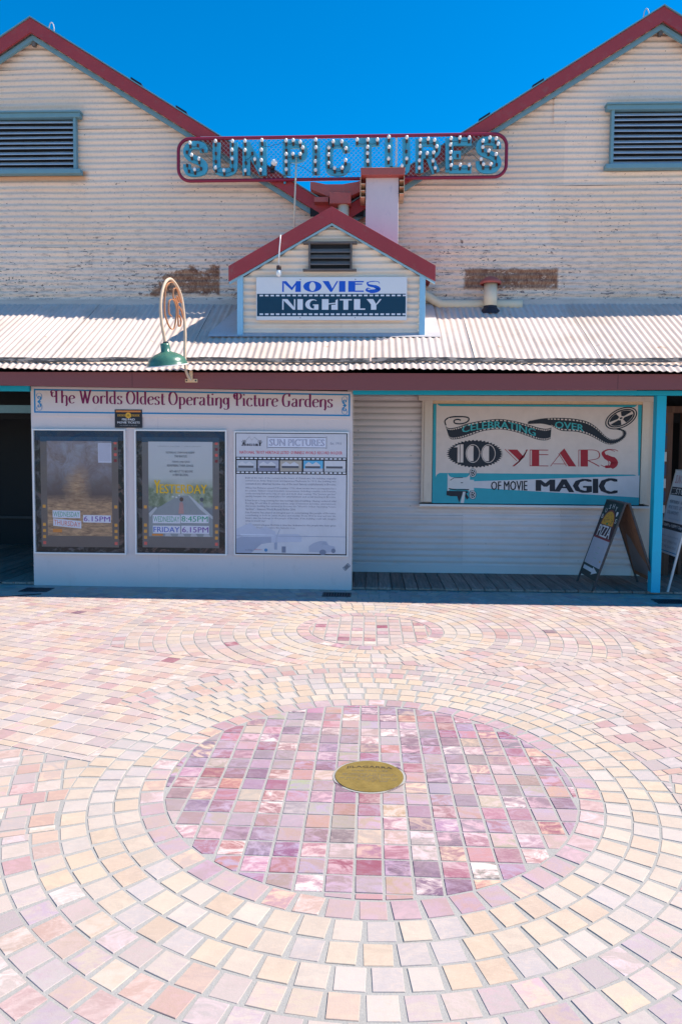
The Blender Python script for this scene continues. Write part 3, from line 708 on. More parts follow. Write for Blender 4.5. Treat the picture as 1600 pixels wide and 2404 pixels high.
# louvred windows in the gables
def louvre(xl, xr, z0, z1, trim, slatm, framem, nsl, y=WY-.02, ov=.1, dp=.07, openL=True, openR=True):
    w = node('louvre_window', ((xl+xr)/2, y, z0), cin)
    bx(xl, xr, y+.0, y+.02, z0, z1).ob('dark_backing', DARK, w)
    bx(xl-ov, xr+ov, y-dp-.02, y, z1, z1+trim).ob('head_board', framem, w, bevel=.004)
    bx(xl-ov-.01, xr+ov+.01, y-dp-.045, y, z1+trim+.001, z1+trim+.02).ob('head_flashing', framem, w)
    bx(xl-ov, xr+ov, y-dp-.03, y, z0-trim, z0).ob('sill', framem, w, bevel=.004)
    bx(xl-.035, xl, y-dp, y, z0, z1).ob('jamb', framem, w); bx(xr, xr+.035, y-dp, y, z0, z1).ob('jamb', framem, w)
    st = (z1-z0)/nsl
    for i in range(nsl):
        za = z0+i*st; t = .009; j = R(.004); j2 = R(.006)
        MB().add([(xl, y-dp+.004, za+j), (xr, y-dp+.004, za+j2), (xr, y-dp+.004, za+t+j2), (xl, y-dp+.004, za+t+j),
                  (xl, y-.004, za+st*.74+j), (xr, y-.004, za+st*.74+j2), (xr, y-.004, za+st*.74+t+j2), (xl, y-.004, za+st*.74+t+j)],
                 [(0, 1, 2, 3), (7, 6, 5, 4), (3, 2, 6, 7), (4, 5, 1, 0), (0, 3, 7, 4), (1, 5, 6, 2)]).ob('slat', slatm, w)
    return w
louvre(-5.16, -3.90, 5.24, 5.90, .055, SLATM, TEAL, 10)
louvre(3.03, 4.29, 5.25, 5.92, .055, SLATM, TEAL, 10)
# flashing at the foot of the gable walls
bx(-8.4, 7.55, WY-.05, WY-.022, 3.44, 3.575).ob('wall_flashing', paint('dusty_cream_flashing', (.55, .47, .42), .6, .25, 3, .7, (.28, .2, .17), stretch=(1, 1, 5)), cin)

# verandah roof
RA = lambda y: 2.757+.598*y                                # crown height of the roof at y
vr = node('verandah_roof', (-.4, -.45, 2.5), cin)
def roof_sheet(x0, n, y0, y1, lift, par, nseg=14):
    p = .0762; b = MB(); vs = []; fs = []; nx = n*8; ph = random.random()*9
    for j in range(nseg+1):
        y = y0+(y1-y0)*j/nseg
        for i in range(nx+1):
            x = x0+i*p/8
            h = .0066*cos(2*pi*(x-x0)/p)+.003*sin(x*2.1+y*3+ph)
            vs.append((x, y-h*.51, RA(y)+h*.86-.008+lift+(.010*sin(x*1.1+1)+.006*sin(x*2.7))*(y1-y)/(y1-y0)))
    w = nx+1
    for j in range(nseg):
        for i in range(nx): fs.append((j*w+i, j*w+i+1, (j+1)*w+i+1, (j+1)*w+i))
    # underside lip at the eave so the edge reads as sheet metal
    b.add(vs, fs)
    lip = [(v[0], v[1]+.001, v[2]-.0035) for v in vs[:w]]
    b.add(vs[:w]+lip, [(w+i, w+i+1, i+1, i) for i in range(nx)])
    t = random.uniform(.9, 1.05); u = R(.02); b.ob('roof_sheet', ROOF, par, smooth=True, tint=(t+u, t, t-u))
x = -7.4; i = 0
while x < 7.0:
    n = random.choice((8, 8, 10)); roof_sheet(x, n, -.45+R(.006), WY-.03, .005*(i % 2)+R(.0015), vr); x += (n)*.0762-.0; i += 1
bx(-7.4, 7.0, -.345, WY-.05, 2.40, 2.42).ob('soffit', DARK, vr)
# old batten lying along the eave, in two lengths
for x0, x1, dz in ((-7.4, -.02, 0), (.0, 7.0, .006)):
    b = MB(); n = 60; vs = []
    for i in range(n+1):
        x = x0+(x1-x0)*i/n; zz = RA(-.31)+.004+dz+.006*sin(x*2.3)+R(.0025); h = .046+R(.004)
        for (yy, z_) in ((-.34, zz), (-.30, zz), (-.298, zz+h), (-.338, zz+h)): vs.append((x, yy+R(.002), z_))
    b.add(vs, [(i*4+k, i*4+4+k, i*4+4+(k+1) % 4, i*4+(k+1) % 4) for i in range(n) for k in range(4)]+[(0, 1, 2, 3), (n*4+3, n*4+2, n*4+1, n*4)])
    b.ob('batten', BATTEN, vr)
b = MB().prism([(-7.3, 2.325), (-4.3, 2.31), (-2, 2.281), (0, 2.269), (3.5, 2.291), (6.9, 2.296), (6.9, 2.455), (-7.3, 2.455)], -.385, -.345); b.ob('fascia', FASCIA, cin, bevel=.003)
for xq in (-2.62, 2.63): bx(xq, xq+.003, -.3862, -.385, 2.29, 2.45).ob('fascia_joint', DARK, cin)
MB().prism([(-.205, 2.25), (6.9, 2.262), (6.9, 2.318), (-.205, 2.295)], -.045, .045).ob('verandah_beam', CYAN, cin, bevel=.003)
MB().prism([(-7.3, 2.285), (-3.935, 2.27), (-3.935, 2.33), (-7.3, 2.345)], -.045, .045).ob('verandah_beam', CYAN, cin, bevel=.003)
bx(-7.3, -3.3, .9, .98, 2.06, 2.16).ob('inner_beam', TEAL, cin)
bx(3.188, 3.292, -.03, .08, .028, 2.255).ob('verandah_post', CYAN, cin, bevel=.005)
for xx in (-7.2, 6.7): bx(xx, xx+.1, -.03, .08, .0, 2.27).ob('verandah_post', CYAN, cin, bevel=.005)
# rooms behind the openings; their dimness is painted in as near-black walls
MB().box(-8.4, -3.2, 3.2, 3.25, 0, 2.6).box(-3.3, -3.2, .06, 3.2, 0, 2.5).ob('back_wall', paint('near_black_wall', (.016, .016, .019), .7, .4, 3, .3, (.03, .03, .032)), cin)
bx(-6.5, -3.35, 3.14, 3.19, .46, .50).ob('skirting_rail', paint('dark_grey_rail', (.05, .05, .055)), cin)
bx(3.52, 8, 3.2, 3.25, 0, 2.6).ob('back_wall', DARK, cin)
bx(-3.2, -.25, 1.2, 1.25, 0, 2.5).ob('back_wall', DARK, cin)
# lower wall, ship-lap iron
LY = 1.10; lw = node('lower_wall', (1.5, LY, 0), cin)
def lap_sheet(x0, x1, z0, z1, dy):
    p = .0812; b = MB(); vs = []; fs = []; nx = max(2, int((x1-x0)/.3)); n = int((z1-z0)/p*8); ph = R(5)
    for i in range(n+1):
        z = z0+(z1-z0)*i/n; t = (z/p) % 1
        prof = .010*(1-abs(2*t-1)**1.0*1)*0+(.015*sin(pi*min(1, t/.76))**.8 if t < .76 else -.014)
        for k in range(nx+1):
            x = x0+(x1-x0)*k/nx; vs.append((x, LY-prof-dy+.002*sin(x*2.2+z*2+ph), z+.002*sin(x*1.7+ph)))
    w = nx+1
    for r in range(n):
        for k in range(nx): fs.append((r*w+k, r*w+k+1, (r+1)*w+k+1, (r+1)*w+k))
    b.add(vs, fs); t = random.uniform(.94, 1.03); b.ob('lap_sheet', LAP, lw, smooth=True, tint=(t+.01, t, t))
for zz0, zz1 in ((.13, .78), (.78, 1.43), (1.43, 2.1), (2.1, 2.45)):
    for j, (xx0, xx1) in enumerate(((-.3, 1.2), (1.2, 2.45), (2.45, 3.36))): lap_sheet(xx0, xx1, zz0, zz1, .002*((j+int(zz0*2)) % 2))
bx(-.3, 3.36, LY-.02, LY+.01, .030, .132).ob('base_board', LAP, lw, tint=(.95, .98, 1.0))
bx(-.3, 3.5, LY+.03, LY+.05, .03, 2.5).ob('inner_lining', DARK, lw)
bx(3.36, 3.50, LY-.03, LY+.01, .03, .90).ob('corner_board', FRAME, lw)
scm = MB().lathe([(.0001, 0), (.009, 0), (.006, .006), (.0001, .008)], (0, 0, 0), 8).mesh('screw', GALV)
for zr in (.42, .9, 1.22, 1.55, 1.87):
    for xr in (-.16, .52, 1.5, 2.3):
        o = bpy.data.objects.new('screw', scm); place(o, lw, (xr, LY-.010, zr)); o.rotation_euler = (pi/2, 0, 0)
# shutter frame
bx(.68, .785, .985, 1.06, .96, 2.25).ob('frame_board', FRAME, lw, bevel=.004); bx(3.405, 3.50, .985, 1.06, .96, 2.25).ob('frame_board', FRAME, lw, bevel=.004)
bx(.65, .679, 1.0, 1.06, .96, 2.27).ob('frame_board', FRAME, lw)
bx(.60, 3.60, .975, 1.06, 2.2505, 2.315).ob('head_board', FRAME, lw, bevel=.004); bx(.785, 3.405, .99, 1.06, 2.212, 2.25).ob('head_board', TANW, lw)
bx(.63, 3.52, .96, 1.07, .905, .935).ob('sill_board', WHITE, lw, bevel=.004)
bx(.63, 3.52, .985, 1.05, .936, .942).ob('sill_gap', DARK, lw)
# entrance to the right: brown door posts, lintel, framed notices
bx(3.60, 3.84, 1.12, 1.3, .03, 2.2).ob('door_post', BROWN, cin); bx(3.505, 3.60, 1.10, 1.3, .03, 2.3).ob('end_board', FRAME, cin); bx(3.605, 5.2, 1.08, 1.3, 2.12, 2.2).ob('lintel', BROWN, cin); bx(4.0, 4.04, 1.2, 1.3, .03, 2.12).ob('door_stile', BROWN, cin)
bx(4.4, 4.6, 1.12, 1.3, .03, 2.2).ob('door_post', BROWN, cin)
bx(5.2, 7.5, 1.1, 1.2, .03, 2.4).ob('lower_wall_end', LAP, cin, tint=(1, 1, 1))
NP = ink('notice_paper', (.55, .5, .47)); NB = ink('notice_blue', (.04, .05, .10))
for i, (z0_, z1_, m_) in enumerate(((1.86, 1.98, NB), (1.66, 1.83, NB), (1.50, 1.62, NP), (1.32, 1.46, NB), (1.16, 1.28, NP), (.98, 1.12, NB), (.84, .94, NP))):
    bx(3.70+R(.005), 3.765, 1.10, 1.119, z0_, z1_).ob('small_notice', m_, cin)
# dormer
DY = .575; dm = node('dormer', (-.49, DY, 3.02), cin)
dtop = lambda x: 4.33-.575*abs(x+.487)
zz = 2.985; stp = .0762/8; vs = []; fs = []; rows = []
while zz < 4.30:
    hw = min(1.085, (4.315-zz)/.575)
    if hw > .02: rows.append((zz, -.487-hw, -.487+hw-.0))
    zz += stp
def drows(rs):
    b = MB(); nx = 12; vs = []; fs = []
    for z, lo, hi in rs:
        for k in range(nx+1):
            x = lo+(hi-lo)*k/nx; vs.append((x, DY-.013*cos(2*pi*(z-.01)/.0800)+.003*sin(x*3+z*2), z+.003*sin(x*2)))
    for r in range(len(rs)-1):
        for k in range(nx): fs.append((r*13+k, r*13+k+1, (r+1)*13+k+1, (r+1)*13+k))
    return b.add(vs, fs)
DCREAM = NT('dormer_cream_iron'); dn = DCREAM
dc = dn.mix(dn.rng(dn.noise(dn.pos, 2.2, 5, .6), .45, .7, 0, .5), (.90, .735, .59), (.84, .62, .46)); dc = dn.mix(dn.rng(dn.noise(dn.pos, 12, 5, .7), .62, .8, 0, .5), dc, (.5, .36, .27))
dn.bump(dn.noise(dn.pos, 40, 3), .1, .003); DCREAM = dn.fin(dc, .55, 0, .35)
for lo, hi in ((0, 66), (65, 130), (129, len(rows))): drows(rows[lo:hi]).ob('corrugated_sheet', DCREAM, dm, smooth=True)
for xx in (-1.60, .605): bx(xx-.01, xx+.01, DY+.02, WY+.26, 2.95, 3.72).ob('side_wall', DCREAM, dm)
bx(-1.59, .595, DY+.02, DY+.05, 2.9, 3.72).ob('inner_wall', DARK, dm)
for sgn, xe in ((-1, -1.72), (1, .748)):
    L = abs(xe+.487); ze = 4.502-.562*L
    slab(-.487, 4.51, xe, ze+.008, .02, .50, WY+.26).ob('dormer_roof', MAROON, dm)
    slab(-.487, 4.502, xe, ze, .180, .465, .495).ob('barge_board', MAROON, dm, bevel=.002)
    slab(-.487, 4.321, xe, ze-.181, .022, .505, .54).ob('trim_board', SKYB, dm)
for x0 in (-1.625, .568): bx(x0, x0+.068, .515, .57, 2.99+(.0 if x0 > 0 else .01), 3.72).ob('corner_post', SKYB, dm, bevel=.003)
# dormer vent
dv = node('louvre_window', (-.5, .55, 3.78), dm); dvl = (-.742, -.266, 3.785, 4.08)
bx(dvl[0], dvl[1], .548, .56, dvl[2], dvl[3]).ob('dark_backing', DARK, dm); bpy.data.objects.remove(dv)
bx(-.83, -.185, .50, .56, 4.08, 4.105).ob('vent_head', GREYW, dm); bx(-.83, -.19, .50, .56, 3.762, 3.783).ob('vent_sill', GREYW, dm)
bx(-.765, -.742, .505, .56, 3.783, 4.08).ob('vent_jamb', GREYW, dm); bx(-.266, -.243, .505, .56, 3.783, 4.08).ob('vent_jamb', GREYW, dm)
for zq in (3.83, 3.905, 3.975):
    MB().add([(-.742, .512, zq), (-.266, .512, zq), (-.266, .512, zq+.012), (-.742, .512, zq+.012), (-.742, .546, zq+.045), (-.266, .546, zq+.045), (-.266, .546, zq+.055), (-.742, .546, zq+.055)],
             [(0, 1, 2, 3), (3, 2, 6, 7), (4, 5, 1, 0), (7, 6, 5, 4), (0, 3, 7, 4), (1, 5, 6, 2)]).ob('slat', GREYW, dm)
# flashing apron round the dormer
ap = MB(); y0, y1 = .30, .415; yz = WY-.05
ap.add([(-1.94, y0, RA(y0)+.012), (.81, y0, RA(y0)+.012), (.81, y1, RA(y1)+.012), (-1.94, y1, RA(y1)+.012)], [(0, 1, 2, 3)])
ap.add([(.58, y1, RA(y1)+.0125), (.81, y1, RA(y1)+.0125), (.78, yz, RA(yz)+.012), (.58, yz, RA(yz)+.012)], [(0, 1, 2, 3)])
ap.add([(-1.94, y1, RA(y1)+.0125), (-1.56, y1, RA(y1)+.0125), (-1.56, yz, RA(yz)+.012), (-1.68, yz, RA(yz)+.012)], [(0, 1, 2, 3)])
ap.ob('flashing', FLASH, cin)
def scale_about_cam(o, k, t):
    """scale a finished assembly by k about the camera; t completes the move"""
    par = wl(o.parent) if o.parent else Vector((0, 0, 0))
    o.scale = (k, k, k); o.location = wl(o)*k+Vector(t)-par
scale_about_cam(dm, .981, (0, -.158, .0313))  # dormer scaled about the camera, so it sits nearer along the sight lines
# chimney
ch = node('chimney', (.11, 1.0, 3.3), cin)
bx(-.09, .316, .9, 1.2, 3.1, 4.99).ob('shaft', CHIM, ch, bevel=.004)
MB().box(-.149, .385, .80, 1.26, 4.985, 5.07).ob('cap_band', MAROON2, ch, bevel=.004)
MB().add([(-.155, .795, 5.0705), (.391, .795, 5.0705), (.391, 1.265, 5.0705), (-.155, 1.265, 5.0705), (.118, 1.0, 5.15)], [(0, 1, 4), (1, 2, 4), (2, 3, 4), (3, 0, 4), (3, 2, 1, 0)]).ob('cap_roof', paint('weathered_pink_tin', (.55, .33, .25), .6, .3, 8, .6), ch)
for sgn, xa_, xb_ in ((-1, -.158, -.092), (1, .318, .384)):
    zl = 4.73 if sgn < 0 else 4.77
    xo = xa_ if sgn < 0 else xb_-.006
    bx(xo, xo+.006, .83, 1.22, zl, 4.985).ob('cap_cheek', TANW, ch)
    for zz in (zl, zl+.08, zl+.16): bx(xa_+.007, xb_-.007, .84, 1.21, zz, zz+.009).ob('cap_shelf', TANW, ch)
    bx(xa_+.008, xb_-.008, 1.1, 1.11, zl, 4.98).ob('cap_back', DARK, ch)
# valley gutter head and downpipe
gt = node('valley_gutter', (-.4, 1.1, 4.7), cin)
MB().prism([(-.79, 4.90), (-.55, 4.80), (-.27, 4.815), (-.06, 4.91), (-.06, 5.03), (-.20, 4.985), (-.38, 4.955), (-.60, 4.955), (-.74, 4.985), (-.79, 4.985)], 1.02, 1.14).ob('gutter_tray', MAROON2, gt)
bx(-.542, -.275, .95, 1.12, 4.695, 4.83).ob('rain_head', MAROON2, gt, bevel=.004)
bx(-.74, -.56, 1.02, 1.14, 4.74, 4.80).ob('gutter_strap', MAROON2, gt)
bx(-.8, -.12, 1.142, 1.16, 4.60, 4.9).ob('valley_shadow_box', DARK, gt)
MB().tube([(-.37, 1.04, 3.4), (-.37, 1.04, 4.70)], .068, 18).ob('downpipe', CREAMP, gt, smooth=True)
# vent pipe and storm-water pipe on the verandah roof
vp = node('vent_pipe', (1.5, 1.12, 3.4), cin)
MB().tube([(1.5, 1.10, 3.39), (1.5, 1.10, 3.735)], .083, 22).ob('pipe', CREAMP, vp, smooth=True)
MB().lathe([(.125, -.03), (.135, -.028), (.135, 0), (.12, .018), (.08, .05), (.04, .068), (.001, .072)], (1.5, 1.10, 3.755), 22).ob('cap', MAROON2, vp, smooth=True)
MB().lathe([(.075, 0), (.075, .04)], (1.5, 1.10, 3.715), 16).ob('gap_ring', DARK, vp)
MB().lathe([(.14, -.05), (.12, .0), (.088, .035), (.084, .06)], (1.5, 1.10, 3.395), 16).ob('tar_collar', TAR, vp)
dp = node('storm_pipe', (1.3, 1.2, 3.5), cin)
MB().tube(cat([(.62, 1.21, 3.66), (.72, 1.21, 3.60), (.86, 1.21, 3.515), (.96, 1.21, 3.50), (1.5, 1.21, 3.50), (1.92, 1.21, 3.50)], 3), .055, 16).ob('pipe', CREAMP, dp, smooth=True)

# ------------------------------------------------------------------ SIGNS ON THE DORMER AND SKYLINE
mv = thing('sign_board', (-.49, .5, 3.18), 'white and dark blue MOVIES NIGHTLY board on the front of the small dormer', 'sign')
bx(-1.394, .417, .515, .54, 3.177, 3.688).ob('board', WHITE, mv, bevel=.003)
A = Art(wallplane(0, 0, .515)); BL = ink('royal_blue', (.01, .10, .55)); FS = ink('film_strip_teal', (.004, .045, .085)); PW = ink('print_white', (.74, .74, .78))
A.rect(-1.383, .403, 3.222, 3.49, FS)
wds = [('M', -1.079, -.90), ('O', -.825, -.655), ('V', -.60, -.415), ('I', -.385, -.31), ('E', -.27, -.09), ('S', -.075, .112)]
wds = [('M', -1.079, -.855), ('O', -.825, -.605), ('V', -.595, -.405), ('I', -.395, -.32), ('E', -.285, -.10), ('S', -.08, .112)]
decoword(A, wds, 3.512, .128, BL); A.up()
wds = [('N', -1.078, -.92), ('I', -.895, -.83), ('G', -.80, -.635), ('H', -.60, -.41), ('T', -.385, -.24), ('L', -.215, -.08), ('Y', -.065, .114)]
decoword(A, wds, 3.30, .126, PW)
for i in range(27):
    x = -1.352+i*.0661; A.rect(x, x+.043, 3.460, 3.478, PW); A.rect(x, x+.043, 3.237, 3.257, PW)
SCR = ink('screw_grey', (.2, .2, .22))
for x, z in ((-.86, 3.66), (-.20, 3.66), (-.86, 3.205), (-.2, 3.205)): A.poly(arc(x, z, .007, .007, 0, 360, 8)[:-1], SCR)
A.ob('artwork', mv)
# bare bulb on a bent pipe
bl = thing('bulb_lamp', (-1.1, .43, 4.1), 'small bare bulb on a bent white pipe over the left barge board of the dormer', 'lamp')
MB().tube([(-1.092, .5, 4.13), (-1.093, .455, 4.165), (-1.095, .435, 4.10), (-1.108, .43, 3.95), (-1.11, .43, 3.79)], .007, 8).ob('pipe', WHITE, bl, smooth=True)
MB().tube([(-1.11, .43, 3.80), (-1.11, .43, 3.755)], .028, 12).ob('holder', SOCKET, bl, smooth=True)
o = sph(.034, 14, 10, 1.25).ob('bulb', BULBM, bl, smooth=True, o0=(0, 0, 0)); o.location = Vector((-1.11, .43, 3.715))-wl(bl)

scale_about_cam(mv, .981, (0, -.158, .0313)); scale_about_cam(bl, .981, (0, -.158, .0313))
# SUN PICTURES
SY = 1.10
sp = thing('sun_pictures_sign', (-.4, SY, 5.0), 'SUN PICTURES sign, blue letters with white bulbs on wire mesh in a red frame', 'sign')
def sgt(x): return .006*(x+2.5)                        # the frame runs slightly uphill to the right
X0, X1, Z0, Z1, RR = -2.485, 1.665, 5.035, 5.560, .15
fr_ = arc(X1-RR, Z1-RR, RR, RR, 0, 90, 8)+arc(X0+RR, Z1-RR, RR, RR, 90, 180, 8)+arc(X0+RR, Z0+RR, RR, RR, 180, 270, 8)+arc(X1-RR, Z0+RR, RR, RR, 270, 360, 8)
fr_ = [(x, SY, z+sgt(x)) for x, z in fr_]; fr_.append(fr_[0])
MB().tube(fr_, .021, 10, caps=False).ob('frame', SIGNRED, sp, smooth=True)
MB().box(-2.2, 1.5, SY-.0, SY+.012, 5.583, 5.59).ob('top_wire', GALV, sp)
b = MB(); stp = .058; hgt = Z1-Z0-.03
def inside(x, z):
    z0_ = z-sgt(x)
    if x < X0+RR and (z0_ > Z1-RR or z0_ < Z0+RR):
        return hypot(x-X0-RR, z0_-(Z1-RR if z0_ > Z1-RR else Z0+RR)) < RR
    if x > X1-RR and (z0_ > Z1-RR or z0_ < Z0+RR):
        return hypot(x-X1+RR, z0_-(Z1-RR if z0_ > Z1-RR else Z0+RR)) < RR
    return X0 < x < X1 and Z0 < z0_ < Z1
for k in range(-10, 78):
    for dr in (1, -1):
        pts = []; xs = X0-.0+k*stp
        for q in range(0, 40):
            x = xs+dr*q*.0155-(0 if dr > 0 else 0); z = Z0+sgt(x)+q*.0155
            if inside(x, z): pts.append((x, SY+.004*(1 if dr > 0 else -1), z))
            elif pts: break
        if len(pts) > 1: b.tube([pts[0], pts[-1]], .0019, 3, caps=False)
b.ob('wire_mesh', GALV, sp)
SIGNL = [('S', [[(-2.15, 5.375), (-2.158, 5.437), (-2.211, 5.462), (-2.304, 5.463), (-2.359, 5.418), (-2.355, 5.349), (-2.298, 5.306), (-2.205, 5.264), (-2.15, 5.215), (-2.159, 5.153), (-2.219, 5.129), (-2.32, 5.13), (-2.36, 5.168), (-2.366, 5.231)]]), ('U', [[(-1.985, 5.494), (-1.983, 5.2), (-1.947, 5.141), (-1.875, 5.127), (-1.804, 5.14), (-1.768, 5.198), (-1.767, 5.492)]]), ('N', [[(-1.606, 5.086), (-1.606, 5.501)], [(-1.606, 5.474), (-1.397, 5.112)], [(-1.396, 5.084), (-1.397, 5.499)]]), ('P', [[(-1.093, 5.085), (-1.094, 5.508)], [(-1.091, 5.462), (-0.935, 5.461), (-0.886, 5.419), (-0.885, 5.336), (-0.935, 5.291), (-1.091, 5.292)]]), ('I', [[(-0.723, 5.5), (-0.721, 5.086)]]), ('C', [[(-0.341, 5.359), (-0.356, 5.435), (-0.412, 5.46), (-0.497, 5.461), (-0.553, 5.416), (-0.554, 5.175), (-0.502, 5.126), (-0.396, 5.125), (-0.339, 5.166), (-0.333, 5.228)]]), ('T', [[(-0.227, 5.485), (0.075, 5.482)], [(-0.072, 5.48), (-0.069, 5.109)]]), ('U', [[(0.191, 5.526), (0.195, 5.169), (0.234, 5.134), (0.367, 5.133), (0.412, 5.174), (0.407, 5.524)]]), ('R', [[(0.578, 5.104), (0.572, 5.52)], [(0.573, 5.475), (0.741, 5.473), (0.787, 5.432), (0.788, 5.37), (0.743, 5.327), (0.624, 5.328)], [(0.687, 5.337), (0.788, 5.103)]]), ('E', [[(0.953, 5.108), (0.946, 5.522)], [(0.947, 5.481), (1.221, 5.478)], [(0.95, 5.318), (1.092, 5.317)], [(0.952, 5.143), (1.227, 5.141)]]), ('S', [[(1.542, 5.391), (1.534, 5.452), (1.478, 5.48), (1.381, 5.481), (1.331, 5.434), (1.334, 5.379), (1.391, 5.338), (1.482, 5.303), (1.541, 5.254), (1.546, 5.2), (1.499, 5.145), (1.388, 5.139), (1.335, 5.174), (1.33, 5.236)]])]  # letter strokes, and the bulb and socket spots below, converted from image pixels
for nm, sts in SIGNL:
    b = MB()
    for si, st in enumerate(sts):
        pts = cat(st, 4) if len(st) > 2 else st; n = len(pts); hw = .049; yf = SY-.045-.0004*si; F = []; 
        for i in range(n):
            dx = pts[min(i+1, n-1)][0]-pts[max(i-1, 0)][0]; dz = pts[min(i+1, n-1)][1]-pts[max(i-1, 0)][1]; L = hypot(dx, dz); dx /= L; dz /= L
            x, z = pts[i]; F += [(x-dz*hw, yf, z+dx*hw), (x+dz*hw, yf, z-dx*hw), (x+dz*hw, SY-.015, z-dx*hw), (x-dz*hw, SY-.015, z+dx*hw)]
        b.add(F, [(i*4+k, i*4+4+k, i*4+4+(k+1) % 4, i*4+(k+1) % 4) for i in range(n-1) for k in range(4)]+[(0, 1, 2, 3), (n*4-1, n*4-2, n*4-3, n*4-4)])
    b.ob('letter', SIGNTEAL, sp)
BULBS = [(-2.318, 5.48), (-2.298, 5.33), (-2.204, 5.282), (-2.258, 5.151), (-1.993, 5.498), (-1.993, 5.172), (-1.885, 5.137), (-1.781, 5.281), (-1.785, 5.389), (-1.777, 5.496), (-1.618, 5.497), (-1.618, 5.384), (-1.615, 5.135), (-1.494, 5.272), (-1.411, 5.385), (-1.411, 5.258), (-1.422, 5.137), (-1.404, 5.504), (-1.099, 5.497), (-1.009, 5.499), (-0.921, 5.479), (-0.888, 5.409), (-1.098, 5.331), (-1.013, 5.333), (-0.921, 5.33), (-1.098, 5.241), (-1.095, 5.142), (-0.726, 5.503), (-0.723, 5.408), (-0.729, 5.238), (-0.724, 5.132), (-0.507, 5.48), (-0.398, 5.479), (-0.345, 5.394), (-0.56, 5.406), (-0.562, 5.32), (-0.562, 5.214), (-0.485, 5.154), (-0.392, 5.156), (-0.348, 5.249), (-0.206, 5.5), (-0.073, 5.498), (0.047, 5.497), (-0.074, 5.408), (-0.074, 5.334), (-0.07, 5.237), (0.191, 5.53), (0.193, 5.405), (0.19, 5.263), (0.414, 5.521), (0.416, 5.264), (0.582, 5.492), (0.68, 5.501), (0.759, 5.487), (0.788, 5.407), (0.75, 5.336), (0.669, 5.326), (0.582, 5.413), (0.582, 5.328), (0.575, 5.239), (0.576, 5.15), (0.744, 5.234), (0.773, 5.147), (0.963, 5.505), (1.072, 5.511), (1.189, 5.51), (0.958, 5.427), (0.962, 5.337), (0.963, 5.262), (0.969, 5.177), (1.083, 5.18), (1.195, 5.179), (1.358, 5.47), (1.443, 5.508), (1.522, 5.497), (1.546, 5.432), (1.359, 5.395), (1.434, 5.351), (1.523, 5.306), (1.34, 5.249), (1.37, 5.187), (1.459, 5.184), (0.36, 5.175)]
EMPTY = [(-2.221, 5.472), (-2.362, 5.39), (-2.158, 5.407), (-2.36, 5.224), (-2.337, 5.154), (-2.182, 5.183), (-1.992, 5.37), (-1.992, 5.269), (-1.778, 5.168), (-1.611, 5.25), (-1.529, 5.367), (-1.098, 5.4), (-0.725, 5.314), (0.41, 5.376), (1.05, 5.317), (1.535, 5.203)]
bm_ = sph(.0215, 12, 8, 1.2).mesh('bulb', BULBM, True); sm_ = MB().tube([(0, 0, .012), (0, 0, -.026)], .0145, 8).mesh('socket', SOCKET)
sr = node('socket_row', (-.4, SY-.07, 5.3), sp)
for i, (x, z) in enumerate(BULBS+EMPTY):
    tl = R(.12)
    if i < len(BULBS):
        o = bpy.data.objects.new('bulb', bm_); place(o, sp, (x, SY-.075, z+.002)); o.rotation_euler = (.5, tl, 0)
    o = bpy.data.objects.new('socket', sm_); place(o, sr, (x+.001, SY-.062, z-(.030 if i < len(BULBS) else .01))); o.rotation_euler = (.5, tl, 0)
b = MB()
def loop(pts, sag=.02):
    out = []
    for a_, c_ in zip(pts[:-1], pts[1:]):
        mx = ((a_[0]+c_[0])/2+R(.012), (a_[1]+c_[1])/2-sag*random.uniform(.2, 1)); out += [a_, mx]
    out.append(pts[-1]); b.tube([(x, SY-.060, z-.028) for x, z in cat(out, 3)], .0024, 5)
